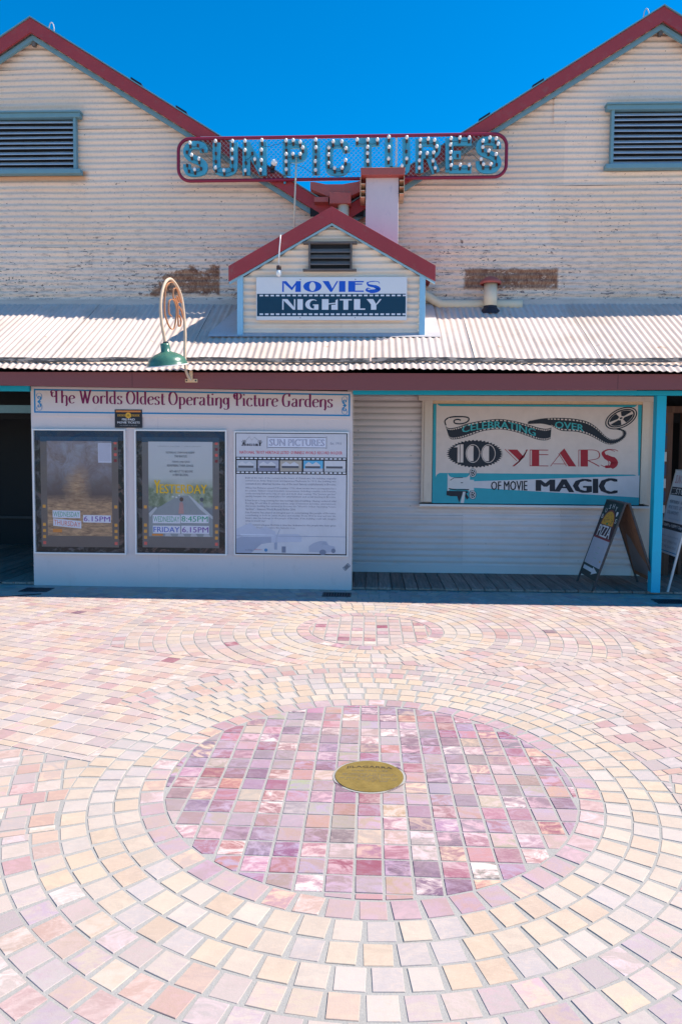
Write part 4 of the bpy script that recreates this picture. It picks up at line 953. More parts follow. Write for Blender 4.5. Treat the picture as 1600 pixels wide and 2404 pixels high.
for s_ in ([(-2.158, 5.407), (-2.221, 5.472), (-2.318, 5.48), (-2.362, 5.39), (-2.298, 5.33), (-2.204, 5.282), (-2.182, 5.183), (-2.258, 5.151), (-2.337, 5.154), (-2.36, 5.224)],
           [(-2.158, 5.407), (-2.06, 5.31), (-1.992, 5.30)],
           [(-1.993, 5.498), (-1.992, 5.37), (-1.992, 5.269), (-1.993, 5.172), (-1.885, 5.137), (-1.778, 5.168), (-1.781, 5.281), (-1.785, 5.389), (-1.777, 5.496)],
           [(-1.618, 5.497), (-1.618, 5.384), (-1.611, 5.25), (-1.615, 5.135)], [(-1.611, 5.3), (-1.529, 5.367), (-1.494, 5.272), (-1.422, 5.137), (-1.411, 5.258), (-1.411, 5.385), (-1.404, 5.504)],
           [(-1.404, 5.47), (-1.25, 5.48), (-1.099, 5.52)], [(-1.095, 5.142), (-1.098, 5.241), (-1.098, 5.331), (-1.013, 5.333), (-.921, 5.33), (-.888, 5.409), (-.921, 5.479), (-1.009, 5.499), (-1.099, 5.497), (-1.098, 5.4)],
           [(-1.05, 5.25), (-.88, 5.20), (-.75, 5.13)], [(-.726, 5.503), (-.723, 5.408), (-.725, 5.314), (-.729, 5.238), (-.724, 5.132)],
           [(-.345, 5.394), (-.398, 5.479), (-.507, 5.48), (-.56, 5.406), (-.562, 5.32), (-.562, 5.214), (-.485, 5.154), (-.392, 5.156), (-.348, 5.249)],
           [(-.34, 5.14), (-.2, 5.15), (-.1, 5.15)], [(-.206, 5.5), (-.073, 5.498), (.047, 5.497), (.10, 5.52), (.14, 5.46)], [(-.073, 5.498), (-.074, 5.408), (-.074, 5.334), (-.07, 5.237)],
           [(.191, 5.53), (.193, 5.405), (.19, 5.263)], [(.414, 5.521), (.41, 5.376), (.416, 5.264), (.40, 5.19)],
           [(.582, 5.492), (.68, 5.501), (.759, 5.487), (.788, 5.407), (.75, 5.336), (.669, 5.326), (.744, 5.234), (.773, 5.147)], [(.582, 5.413), (.582, 5.328), (.575, 5.239), (.576, 5.15)],
           [(1.189, 5.51), (1.072, 5.511), (.963, 5.505), (.958, 5.427), (.962, 5.337), (.963, 5.262), (.969, 5.177), (1.083, 5.18), (1.195, 5.179)],
           [(1.05, 5.317), (1.08, 5.27), (1.15, 5.34), (1.24, 5.34), (1.34, 5.249)], [(.83, 5.14), (.9, 5.17), (.96, 5.18)],
           [(1.546, 5.432), (1.522, 5.497), (1.443, 5.508), (1.358, 5.47), (1.359, 5.395), (1.434, 5.351), (1.523, 5.306), (1.535, 5.203), (1.459, 5.184), (1.37, 5.187), (1.34, 5.249)]): loop(s_)
b.ob('wiring', WIRE, sp, smooth=True)
# spot fixture and supports of the sign
f_ = node('floodlight', (-1.26, 1.05, 5.2), sp)
o = sph(.042, 16, 10).ob('flood_bulb', BULBM, f_, smooth=True); o.location = Vector((-1.245, 1.02, 5.225))-wl(f_)
MB().tube([(-1.28, 1.06, 5.16), (-1.258, 1.035, 5.205)], .03, 12).ob('flood_holder', BLACK, f_, smooth=True)
MB().box(-1.30, -1.25, 1.05, 1.09, 5.12, 5.16).ob('flood_bracket', BLACK, f_)
MB().tube([(-.998, 1.02, 4.2), (-.985, 1.02, 4.75), (-.97, 1.05, 5.30)], .011, 8).ob('support_pole', CREAMP, sp, smooth=True)
for x_, z0_, z1_, m__ in ((-1.125, 5.0, 5.6, SIGNTEAL), (.29, 4.8, 5.6, WHITE)): bx(x_-.012, x_+.012, SY+.012, SY+.03, z0_, z1_).ob('support_post', m__, sp)
for x_ in (-1.17,): MB().tube([(x_, SY+.02, 5.04), (x_, SY+.3, 5.08)], .012, 8).ob('wall_bracket', SIGNRED, sp)

# ------------------------------------------------------------------ GOOSENECK LAMP
lp = thing('street_lamp', (-2.04, -.09, 2.39), 'green enamel lamp on a tall gooseneck pipe with rusty scrollwork above the plum fascia', 'lamp')
NECK = [(-2.038, -.10, 2.393), (-2.065, -.12, 2.438), (-2.09, -.14, 2.534), (-2.097, -.14, 2.709), (-2.092, -.14, 2.887), (-2.098, -.145, 3.036), (-2.105, -.160, 3.162), (-2.119, -.195, 3.304), (-2.14, -.269, 3.395), (-2.163, -.345, 3.442), (-2.185, -.421, 3.454), (-2.209, -.505, 3.401), (-2.226, -.561, 3.301), (-2.235, -.593, 3.182), (-2.235, -.595, 3.059), (-2.23, -.574, 2.939), (-2.22, -.543, 2.841), (-2.211, -.512, 2.745)]  # neck and scroll points cast from image pixels onto the lamp's plane
MB().tube(cat(NECK, 4), .0165, 12).ob('gooseneck_pipe', PIPEW, lp, smooth=True)
pd = Vector((.28, .96, 0)).normalized(); pn = Vector((.96, -.28, 0)).normalized()
b = MB()
for s_ in ([(-2.152, -.31, 3.425), (-2.16, -.334, 3.430), (-2.18, -.406, 3.424), (-2.202, -.481, 3.37), (-2.211, -.512, 3.286), (-2.215, -.523, 3.183), (-2.212, -.515, 3.057), (-2.194, -.451, 2.957), (-2.176, -.391, 2.922), (-2.161, -.34, 2.947), (-2.149, -.297, 3.085), (-2.148, -.296, 3.171), (-2.16, -.336, 3.237), (-2.178, -.398, 3.242), (-2.191, -.443, 3.194), (-2.19, -.44, 3.088), (-2.176, -.389, 3.06)],
           [(-2.139, -.264, 3.20), (-2.151, -.305, 3.243), (-2.165, -.352, 3.268), (-2.166, -.356, 3.341), (-2.157, -.325, 3.378), (-2.142, -.273, 3.375), (-2.13, -.232, 3.292), (-2.111, -.169, 3.224)],
           [(-2.154, -.315, 3.293), (-2.143, -.279, 3.294), (-2.134, -.248, 3.243), (-2.144, -.28, 3.231), (-2.151, -.305, 3.278)],
           [(-2.136, -.254, 3.196), (-2.118, -.191, 3.151), (-2.101, -.145, 3.028)],
           [(-2.139, -.264, 3.194), (-2.139, -.265, 3.091), (-2.137, -.256, 2.989), (-2.127, -.224, 2.98), (-2.121, -.202, 3.045), (-2.133, -.244, 3.101)]):
    b.strip(cat(s_, 4), pn, .020, .005)
b.ob('scrollwork', ORANGE, lp)
sc_ = (-2.200, -.475, 2.53)
prof = [(.208, -.012), (.218, -.016), (.222, -.008), (.214, .004), (.205, .028), (.196, .055), (.165, .085), (.12, .112), (.075, .128), (.052, .14), (.05, .20), (.045, .225), (.02, .23), (.0001, .232)]
lam = MB().lathe(prof, (0, 0, 0), 36).ob('lamp_shade', GREEN, lp, smooth=True); lam.location = Vector(sc_)-wl(lp); lam.rotation_euler = (radians(9), radians(-5), 0)
WLOC[lam.name] = Vector(sc_)
o = MB().lathe([(.204, -.010), (.192, .05), (.16, .08), (.10, .10), (.04, .11), (.001, .112)], (0, 0, 0), 32).ob('shade_lining', WHITE, lp, smooth=True); o.location = Vector(sc_)-wl(lp); o.rotation_euler = lam.rotation_euler
o = MB().lathe([(.222, -.0155), (.225, -.010), (.2215, -.005)], (0, 0, 0), 36).ob('shade_rim', WHITE, lp, smooth=True); o.location = Vector(sc_)-wl(lp); o.rotation_euler = lam.rotation_euler
MB().tube([(-2.211, -.512, 2.72), (-2.209, -.505, 2.765)], .03, 12).ob('collar', BLACK, lp)
bx(-2.106, -1.966, -.095, -.0865, 2.372, 2.412).ob('base_plate', TANW, lp, bevel=.002)
bx(-2.055, -2.018, -.112, -.0955, 2.40, 2.50).ob('bracket_tongue', TANW, lp)
for x_ in (-2.09, -1.985): MB().tube([(x_, -.095, 2.392), (x_, -.101, 2.392)], .009, 8).ob('bolt', BLACK, lp)

scale_about_cam(lp, .9639, (0, -.300, .0596))  # whole lamp scaled about the camera to the nearer fascia
# ------------------------------------------------------------------ POSTER WALL
pw = thing('poster_wall', (-2.07, .03, 0), 'wide pale grey boarded wall under the fascia carrying the poster cases', 'wall')
MB().prism([(-3.938, 0), (-.203, 0), (-.206, 2.285), (-3.94, 2.335)], .0, .055).ob('boarding', PANEL, pw, bevel=.003)
for x_ in (-2.45, -1.22): bx(x_, x_+.002, -.0006, .002, .02, 2.28).ob('board_joint', ink('joint_grey', (.4, .4, .45)), pw)
bx(-.2, -.196, .006, .05, .01, 2.28).ob('edge_strip', FRAME, pw)
bn = thing('title_board', (-2.07, -.005, 2.0), 'long white board lettered The Worlds Oldest Operating Picture Gardens above the poster cases', 'sign')
MB().prism([(-3.925, 1.985), (-.215, 1.975), (-.215, 2.283), (-3.925, 2.325)], -.012, -.0005).ob('board', PANEL, bn, bevel=.001)
A = Art(wallplane(0, 0, -.012)); CB = ink('border_blue', (.01, .22, .48)); PLUM = ink('plum_lettering', (.19, .008, .085))
def quadline(p, q, w, m_):
    A.stroke([p, q], w, m_)
TL, TRc, BR, BLc = (-3.885, 2.29), (-.245, 2.247), (-.245, 2.012), (-3.885, 2.032)
quadline(TL, TRc, .018, CB); quadline(BLc, BR, .018, CB); A.up(); quadline((-3.885, 2.299), (-3.885, 2.023), .018, CB); quadline((-.245, 2.256), (-.245, 2.003), .018, CB); A.up()
nib(A, 'The Worlds Oldest Operating Picture Gardens', -3.69, -.425, 2.098-.0105*3.69*0, .145, PLUM, .06, .215, slope=-.0105)
A.l += 1
for xx, s_ in ((-3.835, 1), (-.295, -1)):
    for sg in (1, -1):
        zc = 2.15 if s_ > 0 else 2.125
        A.stroke([(xx+s_*p[0], zc+sg*p[1]) for p in cat([(.0, .01), (.016, .03), (.016, .055), (-.004, .062), (-.012, .045), (.0, .036)], 4)], (.006, .016), CB, 0 if sg > 0 else 1)
        A.stroke([(xx+s_*p[0], zc+sg*p[1]) for p in cat([(.022, .02), (.034, .05), (.028, .088), (.0, .1), (-.024, .085), (-.026, .06)], 4)], (.003, .006), CB, 2 if sg > 0 else 3)
    A.poly([(xx-s_*.02, zc), (xx, zc+.02), (xx+s_*.012, zc+.008), (xx+s_*.028, zc), (xx+s_*.012, zc-.008), (xx, zc-.02)], CB, 4)
A.ob('artwork', bn)
# ticket sticker
tk = thing('ticket_sticker', (-2.79, -.02, 1.86), 'small black PRE-PAID MOVIE TICKETS sticker below the lettered title board', 'sticker')
bx(-2.947, -2.629, -.0165, -.0125, 1.857, 2.066).ob('plate', BLACK, tk)
A = Art(wallplane(-2.947, 1.857, -.0165)); YO = ink('ticket_amber', (.75, .40, .04)); OR = ink('ticket_orange', (.70, .24, .06))
A.rect(0, .318, 0, .209, ink('ticket_black', (.022, .022, .03))); A.up(); A.rect(.014, .304, .178, .197, OR)
A.rect(.03, .29, .149, .152, YO); A.rect(.03, .29, .131, .134, YO)
for i in range(14): A.rect(.034+i*.0185, .043+i*.0185, .138, .145, YO)
A.text('PRE-PAID', .084, .236, .083, .106, PW, .02); A.text('MOVIE TICKETS', .03, .291, .048, .071, PW, .02); A.text('are available at the store', .06, .262, .020, .036, ink('ticket_grey', (.3, .3, .32)))
A.up(); A.poly(arc(.158, .141, .034, .034, 0, 360, 20)[:-1], YO); A.up()
A.stroke([(.145, .140), (.157, .150), (.17, .140)], .006, INKB); A.stroke([(.142, .134), (.174, .132)], .004, INKB, 1); A.ob('artwork', tk)

# poster cases
def mixmat(name, fn):
    n = NT(name); return n.fin(fn(n), .5, 0, .3)
def dusk(n):
    z = n.sep(n.pos)[2]; x = n.sep(n.pos)[0]; t = n.rng(z, .55, 1.70)
    w = n.noise(n.pos, 5, 6, .7, .9); w2 = n.noise(sc3(n, n.pos, 1, 1, 3.5), 9, 6, .75)
    sky_ = n.mix(n.rng(w, .35, .65), (.24, .17, .16), (.36, .34, .38))
    land = n.mix(n.rng(w2, .36, .64), (.23, .135, .09), (.62, .38, .22))
    c = n.mix(n.rng(t, .36, .46), land, n.mix(n.rng(t, .46, .8), (.13, .09, .085), sky_))
    # soft warm glow of dust in the middle distance
    dx = n.math('MULTIPLY', n.math('ADD', x, 3.40), 5.2); dz = n.math('MULTIPLY', n.math('SUBTRACT', z, 1.18), 3.1)
    rr = n.math('SQRT', n.math('ADD', n.math('MULTIPLY', dx, dx), n.math('MULTIPLY', dz, dz)))
    g = n.rng(n.math('MULTIPLY_ADD', w, .9, rr), 1.35, .45)
    return n.mix(n.math('MULTIPLY', g, .85), c, n.mix(n.rng(w2, .4, .6), (.42, .22, .11), (.70, .44, .25)))
def road(n):
    z = n.sep(n.pos)[2]; x = n.sep(n.pos)[0]; t = n.rng(z, .6, 1.70); w = n.noise(n.pos, 11, 5, .7)
    sky_ = n.mix(n.rng(t, .45, 1), (.52, .53, .50), (.56, .55, .58))
    ax_ = n.math('ABSOLUTE', n.math('ADD', x, 2.17))
    trees = n.math('MULTIPLY', n.rng(n.math('MULTIPLY_ADD', w, .25, ax_), .10, .26), n.math('MULTIPLY', n.rng(t, .62, .50), n.rng(t, .2, .3)))
    c = n.mix(trees, sky_, n.mix(n.rng(w, .4, .6), (.16, .20, .12), (.36, .40, .30)))
    gr = n.rng(t, .33, .29); c = n.mix(gr, c, n.mix(n.rng(w, .4, .65), (.17, .19, .22), (.24, .25, .28)))
    return c
RED = ink('red_print', (.62, .02, .05)); PAPER = ink('white_paper', (.72, .70, .78)); LILAC = ink('lilac_paper', (.62, .60, .70))
GRN = ink('green_print', (.06, .36, .22)); VIO = ink('violet_print', (.20, .07, .36)); CORAL = ink('coral_print', (.70, .18, .12)); BLU = ink('blue_print', (.05, .12, .5))
AMB = ink('amber_hole', (.75, .34, .06)); REDH = ink('red_hole', (.72, .12, .10)); GOLD = ink('gold_title', (.85, .50, .01)); SMOKE = ink('smoky_sheet', (.16, .125, .115)); SMOKE2 = ink('grey_sheet', (.17, .15, .15))
MURK = mixmat('murky_backing', lambda n: n.mix(n.rng(n.noise(n.pos, 5, 4, .6, 2.5), .5, .62), (.008, .009, .012), n.mix(n.rng(n.noise(n.pos, 3, 2, .5), .5, .6), (.09, .085, .095), (.13, .075, .07))))
def case(x0, x1, z0, z1, label, sheetm, which):
    t = thing('poster_case', ((x0+x1)/2, -.03, z0), label, 'poster case', 'poster cases on the white wall')
    f = .016
    MB().box(x0, x1, -.04, -.0005, z1-f, z1).box(x0, x1, -.04, -.0005, z0, z0+f).box(x0, x0+f, -.04, -.0005, z0+f, z1-f).box(x1-f, x1, -.04, -.0005, z0+f, z1-f).ob('frame', WHITE, t)
    bx(x0+f, x1-f, -.012, -.0005, z0+f, z1-f).ob('backing', MURK, t)
    W = x1-x0; H = z1-z0
    A = Art(wallplane(x0, z0, -.012))
    A.rect(f, W-f, H*.91, H-f, ink('blue_dark_top', (.008, .028, .07))); A.up()
    A.rect(W*.075, W*.915, H*.055, H*.94, SMOKE if which == 0 else SMOKE2); A.up()
    A.rect(W*.075, W*.915, H*.90, H*.94, ink('slate_blue_top', (.02, .06, .12)))
    for i in range(7):
        for u in (W*.108, W*.885):
            if i < 2 or i in (2, 3, 6): 
                A.rrect(u-.018, u+.018, H*(.075+i*.049), H*(.10+i*.049), .006, REDH if i == 0 else AMB)
    for i in range(4): A.rrect(W*.87, W*.87+.034, H*(.882-i*.047), H*(.905-i*.047), .006, REDH if i in (0, 2) else ink('dim_red_hole', (.25, .03, .04)))
    A.up(); A.rect(W*.145, W*.845, H*.145, H*.905, sheetm); A.up()
    X = lambda u: W*u; Z = lambda v: H*v
    def label_strip(u0, u1, v0, v1, s, m_, tilt=0, bold=.015):
        wf = lambda x, y, u=0, v=0: (x, y+tilt*(x-X(u0)))
        A.poly([wf(X(u0), Z(v0)), wf(X(u1), Z(v0)), wf(X(u1), Z(v1)), wf(X(u0), Z(v1))], PAPER); A.up()
        A.text(s, X(u0)+.008, X(u1)-.008, Z(v0)+(v1-v0)*H*.16, Z(v1)-(v1-v0)*H*.16, m_, bold, warp=wf); A.l -= 1
    if which == 0:
        A.rect(X(.70), X(.845), Z(.735), Z(.89), LILAC); A.up()
        for i in range(16): A.rect(X(.71), X(.835), Z(.75+i*.0085), Z(.752+i*.0085), ink('fine_print', (.32, .3, .38)))
        label_strip(.20, .50, .29, .35, 'WEDNESDAY', GRN, -.01, .0); label_strip(.205, .51, .225, .285, 'THURSDAY', CORAL, -.09, .0); label_strip(.53, .83, .255, .315, '6.15PM', VIO, -.01)
        A.rrect(X(.20), X(.30), Z(.172), Z(.20), .005, ink('orange_badge', (.70, .25, .05)))
        A.text('JULY 18, 2019', X(.68), X(.83), Z(.178), Z(.193), ink('dim_gold', (.36, .24, .12)))
    else:
        A.up()
        A.poly([(X(.145), Z(.145)), (X(.845), Z(.145)), (X(.845), Z(.28)), (X(.60), Z(.475)), (X(.47), Z(.475)), (X(.145), Z(.33))], ink('road_grey', (.29, .31, .33))); A.up()
        A.poly([(X(.70), Z(.37)), (X(.845), Z(.285)), (X(.845), Z(.31)), (X(.60), Z(.475)), (X(.575), Z(.48))], ink('path_white', (.52, .53, .56)))
        A.poly([(X(.16), Z(.30)), (X(.24), Z(.375)), (X(.22), Z(.382)), (X(.145), Z(.33))], ink('path_white', (.52, .53, .56)))
        for a_, c_ in ((.40, .46), (.44, .455), (.47, .47)): A.rect(X(a_), X(a_+.022), Z(c_), Z(c_+.012), ink('far_cars', (.6, .6, .62)))
        # two small walking figures crossing, plain shapes
        for a_, m__, m2 in ((.47, ink('figure_shirt', (.50, .27, .26)), ink('figure_head', (.10, .06, .05))), (.69, ink('figure_grey', (.30, .31, .34)), ink('figure_dark', (.1, .1, .12)))):
            A.poly([(X(a_), Z(.33)), (X(a_+.06), Z(.33)), (X(a_+.055), Z(.405)), (X(a_+.04), Z(.425)), (X(a_+.015), Z(.42))], m__)
            A.poly(arc(X(a_+.035), Z(.445), W*.022, H*.018, 0, 360, 10)[:-1], m2, 1)
        GT = ink('poster_grey_text', (.13, .13, .15))
        for i, (s, u0, u1) in enumerate((('YESTERDAY, EVERYONE KNEW', .335, .65), ('THE BEATLES.', .43, .57), ('TODAY, ONLY JACK', .405, .60), ('REMEMBERS THEIR SONGS.', .35, .64), ("HE'S ABOUT TO BECOME", .375, .63), ('A VERY BIG DEAL.', .41, .585))):
            v = (.808, .78, .734, .706, .66, .632)[i]; A.text(s, X(u0), X(u1), Z(v), Z(v+.018), GT, .01)
        A.text('HIMESH PATEL     LILY JAMES', X(.25), X(.72), Z(.862), Z(.872), ink('pale_names', (.3, .3, .33)))
        A.up(); A.text('ESTERDAY', X(.268), X(.785), Z(.492), Z(.565), GOLD, .02); A.text('Y', X(.205), X(.275), Z(.492), Z(.598), GOLD, .03)
        label_strip(.19, .49, .252, .318, 'WEDNESDAY', GRN, 0, .0); label_strip(.497, .80, .256, .322, '8:45PM', GRN); label_strip(.19, .49, .17, .232, 'FRIDAY', BLU); label_strip(.503, .805, .17, .234, '6.15PM', VIO)
        A.rrect(X(.18), X(.30), Z(.150), Z(.166), .004, ink('orange_badge', (.70, .25, .05)))
        for i in range(4): A.poly([(X(.32+i*.14), Z(.147)), (X(.40+i*.14), Z(.147)), (X(.38+i*.14), Z(.168)), (X(.33+i*.14), Z(.168))], ink('crossing_white', (.5, .49, .54)))
    A.ob('poster', t)
    # curved loose acrylic sheet
    n = 14; vs = []
    for j in range(n+1):
        for i in range(n+1):
            u, v = i/n, j/n; vs.append((x0+f+(W-2*f)*u, -.034-.006*sin(pi*u)*sin(pi*v)+.002*sin(7*u+5*v), z0+f+(H-2*f)*v))
    MB().add(vs, [(j*(n+1)+i, j*(n+1)+i+1, (j+1)*(n+1)+i+1, (j+1)*(n+1)+i) for j in range(n) for i in range(n)]).ob('clear_cover', COVER, t, smooth=True)
case(-3.912, -2.822, .383, 1.836, 'glazed poster case with a dusky brown poster and a tilted THURSDAY strip', mixmat('dusk_poster', dusk), 0)
case(-2.716, -1.647, .390, 1.837, 'glazed poster case with the pale YESTERDAY road poster and its FRIDAY strip', mixmat('road_poster', road), 1)
# history board
hb = thing('history_board', (-.9, -.02, .39), 'white information board with black border and paragraphs of small print under SUN PICTURES', 'sign')
HX0, HX1, HZ0, HZ1 = -1.563, -.246, .394, 1.826
bx(HX0, HX1, -.035, -.0005, HZ0, HZ1).ob('board', WHITE, hb, bevel=.003)
HW, HH = HX1-HX0, HZ1-HZ0
# u, v in image crop pixels: the board spans 95..1448 by 110..1600
A = Art(lambda u, v, d: (HX0+HW*(u-95)/1353, -.035-d, HZ1-HH*(v-110)/1490), .0006)
HBK = ink('board_black', (.012, .012, .02)); HPL = ink('board_lilac', (.60, .58, .62)); TXT = ink('small_print', (.17, .17, .24))
A.rect(112, 1432, 1585, 128, HBK); A.up(); A.rect(122, 1420, 1570, 138, HPL); A.up()
A.rect(122, 1420, 620, 415, HBK); A.up()
for i in range(25): A.rect(130+i*52, 166+i*52, 440, 425, PW); A.rect(130+i*52, 166+i*52, 608, 592, PW)
for i, (a_, c_) in enumerate(((128, 362), (380, 625), (642, 898), (918, 1146), (1162, 1412))):
    A.l = 4; A.rect(a_, c_, 585, 455, ink('thumb_%s' % 'sky tin sepia blue pale'.split()[i], ((.48, .50, .55), (.42, .42, .50), (.46, .40, .34), (.12, .42, .65), (.62, .6, .62))[i])); A.up()
    w = c_-a_; gr = ink('thumb_dark', (.10, .10, .12)); lt = ink('thumb_light', (.62, .61, .64))
    A.poly([(a_+w*.08, 520), (a_+w*.08, 500), (a_+w*.27, 470), (a_+w*.46, 500), (a_+w*.65, 470), (a_+w*.86, 505), (a_+w*.86, 520)], lt); A.rect(a_+w*.08, a_+w*.86, 546, 520, gr)
    A.rect(a_, a_+w, 585, 548, ink('thumb_ground_%s' % 'abcde'[i], ((.35, .37, .42), (.25, .25, .33), (.40, .35, .30), (.5, .5, .55), (.5, .5, .52))[i]))
A.l = 3
for i, (a_, r_) in enumerate(((500, 1),)):
    A.rrect(488, 1188, 305, 178, 18, INKB); A.up(); A.rrect(494, 1182, 299, 184, 15, ink('heading_white', (.68, .68, .78))); A.up()
A.text('SUN PICTURES', 512, 1165, 282, 202, ink('heading_outline', (.16, .16, .27)), .03); A.up(); A.text('SUN PICTURES', 514, 1163, 279, 205, ink('heading_white', (.68, .68, .78)), -.022)
A.l = 3
for k in range(26):
    x = 185+k*9+R(4); h = 18+22*abs(sin(k*1.7)); A.rect(x, x+6, 285, 285-h*.8, HBK)
A.stroke([(228, 232), (278, 175), (310, 215), (340, 180), (395, 230)], 3, HBK)
for cx_ in (215, 405):
    for k in range(5): A.stroke([(cx_, 270), (cx_-26+k*13, 215-10*(k % 2)+abs(k-2)*8)], 5, HBK, k % 4)
A.text('Est. 1916', 1232, 1360, 262, 235, TXT); A.text('NATIONAL TRUST HERITAGE LISTED GUINNESS WORLD RECORD HOLDER', 165, 1372, 379, 343, RED, .012)
PAR = [(655, ['Built at the turn of the century in the heart of Chinatown, the building originally', 'served as an Asian Emporium and Japanese Playhouse. In 1913, the building was', 'converted into what has become one of the most famous establishments in Broome.']),
       (775, ['When Sun Pictures opened 9 December 1916, silent movies were accompanied by a', 'live pianist. Visitors enjoyed modern conveniences, including a marble soda fountain,', 'confectionery bar and a mix of cane and deck chair seating. The "picture garden"', 'quickly became the central place for entertainment and social meeting in Broome.']),
       (925, ['It has been a long journey for this heritage listed building. Having endured tidal', 'flooding, World War II cyclones and the surge of television and video entertainment,', 'this iconic building has survived to become the "World\'s Oldest Operating Picture', 'Gardens" - Guinness World Record Holder 2004.']),
       (1070, ['Sun Pictures has played an integral part in entertaining the people of Broome,', 'contributing to both its sense of place and identity. From 1916 to now and into the', 'future, this Sun belongs to the people of Broome. If the building could talk, imagine', 'what it would say?']),
       (1218, ['The pavement plaques illustrate a time line dedicated to the people who have given', 'of themselves to preserve this historic icon.'])]
for v0, ls in PAR:
    for i, s in enumerate(ls):
        w = 1070 if len(s) > 70 else len(s)*13.2; A.text(s, 232, 232+w, v0+i*33.5+27, v0+i*33.5, TXT, .006)
A.l = 4; fade = ink('faded_roof', (.50, .51, .61)); fd2 = ink('faded_wall', (.36, .38, .48)); fl = ink('faded_light', (.64, .65, .74))
A.poly([(122, 1380), (122, 1280), (290, 1205), (390, 1285), (470, 1245), (590, 1310), (590, 1340), (860, 1335), (900, 1365), (900, 1400), (122, 1400)], fade); A.up()
A.poly([(122, 1570), (122, 1400), (190, 1372), (540, 1372), (540, 1440), (420, 1460), (300, 1570)], fd2); A.poly([(165, 1340), (560, 1345), (620, 1372), (200, 1372)], fl, 1); A.poly([(540, 1372), (900, 1372), (900, 1430), (540, 1440)], fade, 1)
A.rect(122, 1420, 1366, 1358, fd2); A.stroke([(600, 1500), (600, 1380), (640, 1280)], 8, fd2, 2); A.stroke([(600, 1400), (540, 1320), (545, 1060)], 5, fade, 3)
A.rect(575, 610, 1525, 1440, fd2); A.rect(665, 712, 1560, 1485, ink('faded_dark', (.20, .22, .3)))
A.up(); CAR = ink('faded_car', (.42, .43, .52)); A.poly([(990, 1545), (985, 1480), (1040, 1440), (1085, 1425), (1120, 1415), (1190, 1418), (1225, 1465), (1290, 1480), (1300, 1540), (1200, 1555)], CAR); A.up()
A.poly([(1135, 1455), (1150, 1428), (1190, 1428), (1208, 1465)], fd2); A.poly(arc(1150, 1550, 40, 34, 0, 360, 14)[:-1], ink('faded_dark', (.20, .22, .3))); A.poly(arc(1275, 1530, 26, 28, 0, 360, 14)[:-1], ink('faded_dark', (.20, .22, .3)))
A.text('Shire of Broome', 230, 315, 1540, 1522, TXT); A.text('lotterywest', 342, 430, 1535, 1520, RED); A.poly(arc(476, 1532, 20, 20, 0, 360, 14)[:-1], ink('badge_blue', (.10, .25, .45)))
A.ob('artwork', hb)
# diamond sticker
st = thing('diamond_sticker', (-.27, -.003, .28), 'tiny tilted black and silver sticker at the lower right corner of the poster wall', 'sticker')
A = Art(lambda u, v, d: (-.262+u*.72-v*.69, -.0005-d, .27+u*.69+v*.72)); A.rect(-.042, .042, -.024, .024, INKB); A.up(); A.rect(-.038, .038, -.020, .020, ink('silver_paper', (.4, .4, .45))); A.up()
for i in range(3): A.rect(-.028, .028, -.014+i*.011, -.008+i*.011, INKB)
A.ob('print', st)

# ------------------------------------------------------------------ 100 YEARS BOARD
cb = thing('shutter_sign', (2.1, 1.0, .95), 'turquoise and white CELEBRATING OVER 100 YEARS OF MOVIE MAGIC board in a cream frame', 'sign')
bx(.792, 3.395, .99, 1.005, .946, 2.207).ob('board', ink('sign_turquoise', (.025, .36, .44)), cb)
def cel(u, v, d):  # u, v are image crop pixels, keystone undone onto the board
    t = (v-82)/655.; xl = 100-3*t; xr = 1468-23*t; s = (u-xl)/(xr-xl)
    return (.792+2.603*s, .99-d, 2.207-1.261*t)
A = Art(cel); SW = ink('sign_cream_white', (.74, .61, .55)); SK = ink('sign_black', (.014, .018, .03)); SR = ink('sign_red', (.40, .015, .03)); STQ = ink('sign_turquoise_ink', (.05, .42, .45))
A.rrect(120, 1442, 536, 96, 32, SW); A.poly([(372, 590), (1450, 542), (1446, 686), (372, 632)], ink('beam_white', (.66, .63, .66))); A.up()
# film ribbon
top1 = cat([(180, 225), (205, 240), (260, 232), (330, 208), (430, 188), (540, 178), (640, 192), (720, 212), (790, 232), (840, 240), (878, 232)], 4)
bot1 = cat([(205, 300), (225, 314), (280, 308), (345, 288), (430, 258), (540, 246), (640, 262), (720, 288), (790, 312), (840, 316), (872, 306)], 4)
A.ring(top1, bot1, SK); A.up()
top2 = cat([(722, 205), (740, 190), (790, 178), (850, 170), (940, 168), (1040, 175), (1120, 195), (1180, 235), (1230, 285), (1270, 305), (1310, 300), (1340, 278), (1335, 252), (1300, 242)], 4)
bot2 = cat([(726, 210), (760, 208), (820, 208), (880, 222), (940, 252), (1040, 258), (1120, 280), (1180, 310), (1230, 335), (1275, 340), (1325, 320), (1362, 285), (1362, 250), (1310, 232)], 4)
A.ring(top2, bot2, SK); A.up()
A.poly(cat([(722, 208), (760, 216), (820, 214), (872, 218), (876, 232), (840, 240), (790, 232)], 3), SW); A.stroke(cat([(722, 206), (740, 190), (800, 196), (872, 216)], 4), 5, SK, 1)
for tp, bt, i0, i1 in ((top1, bot1, 1, len(top1)-1), (top2, bot2, 12, len(top2)-3)):
    for i in range(i0, i1):
        for f0, f1 in ((.07, .17), (.84, .94)):
            p = [(tp[i][0]+(bt[i][0]-tp[i][0])*f, tp[i][1]+(bt[i][1]-tp[i][1])*f) for f in (f0, f1)]; q = [(tp[i+1][0]+(bt[i+1][0]-tp[i+1][0])*f, tp[i+1][1]+(bt[i+1][1]-tp[i+1][1])*f) for f in (f0, f1)]
            q = [(p[k][0]+(q[k][0]-p[k][0])*.6, p[k][1]+(q[k][1]-p[k][1])*.6) for k in (0, 1)]
            A.poly([p[0], q[0], q[1], p[1]], SW)
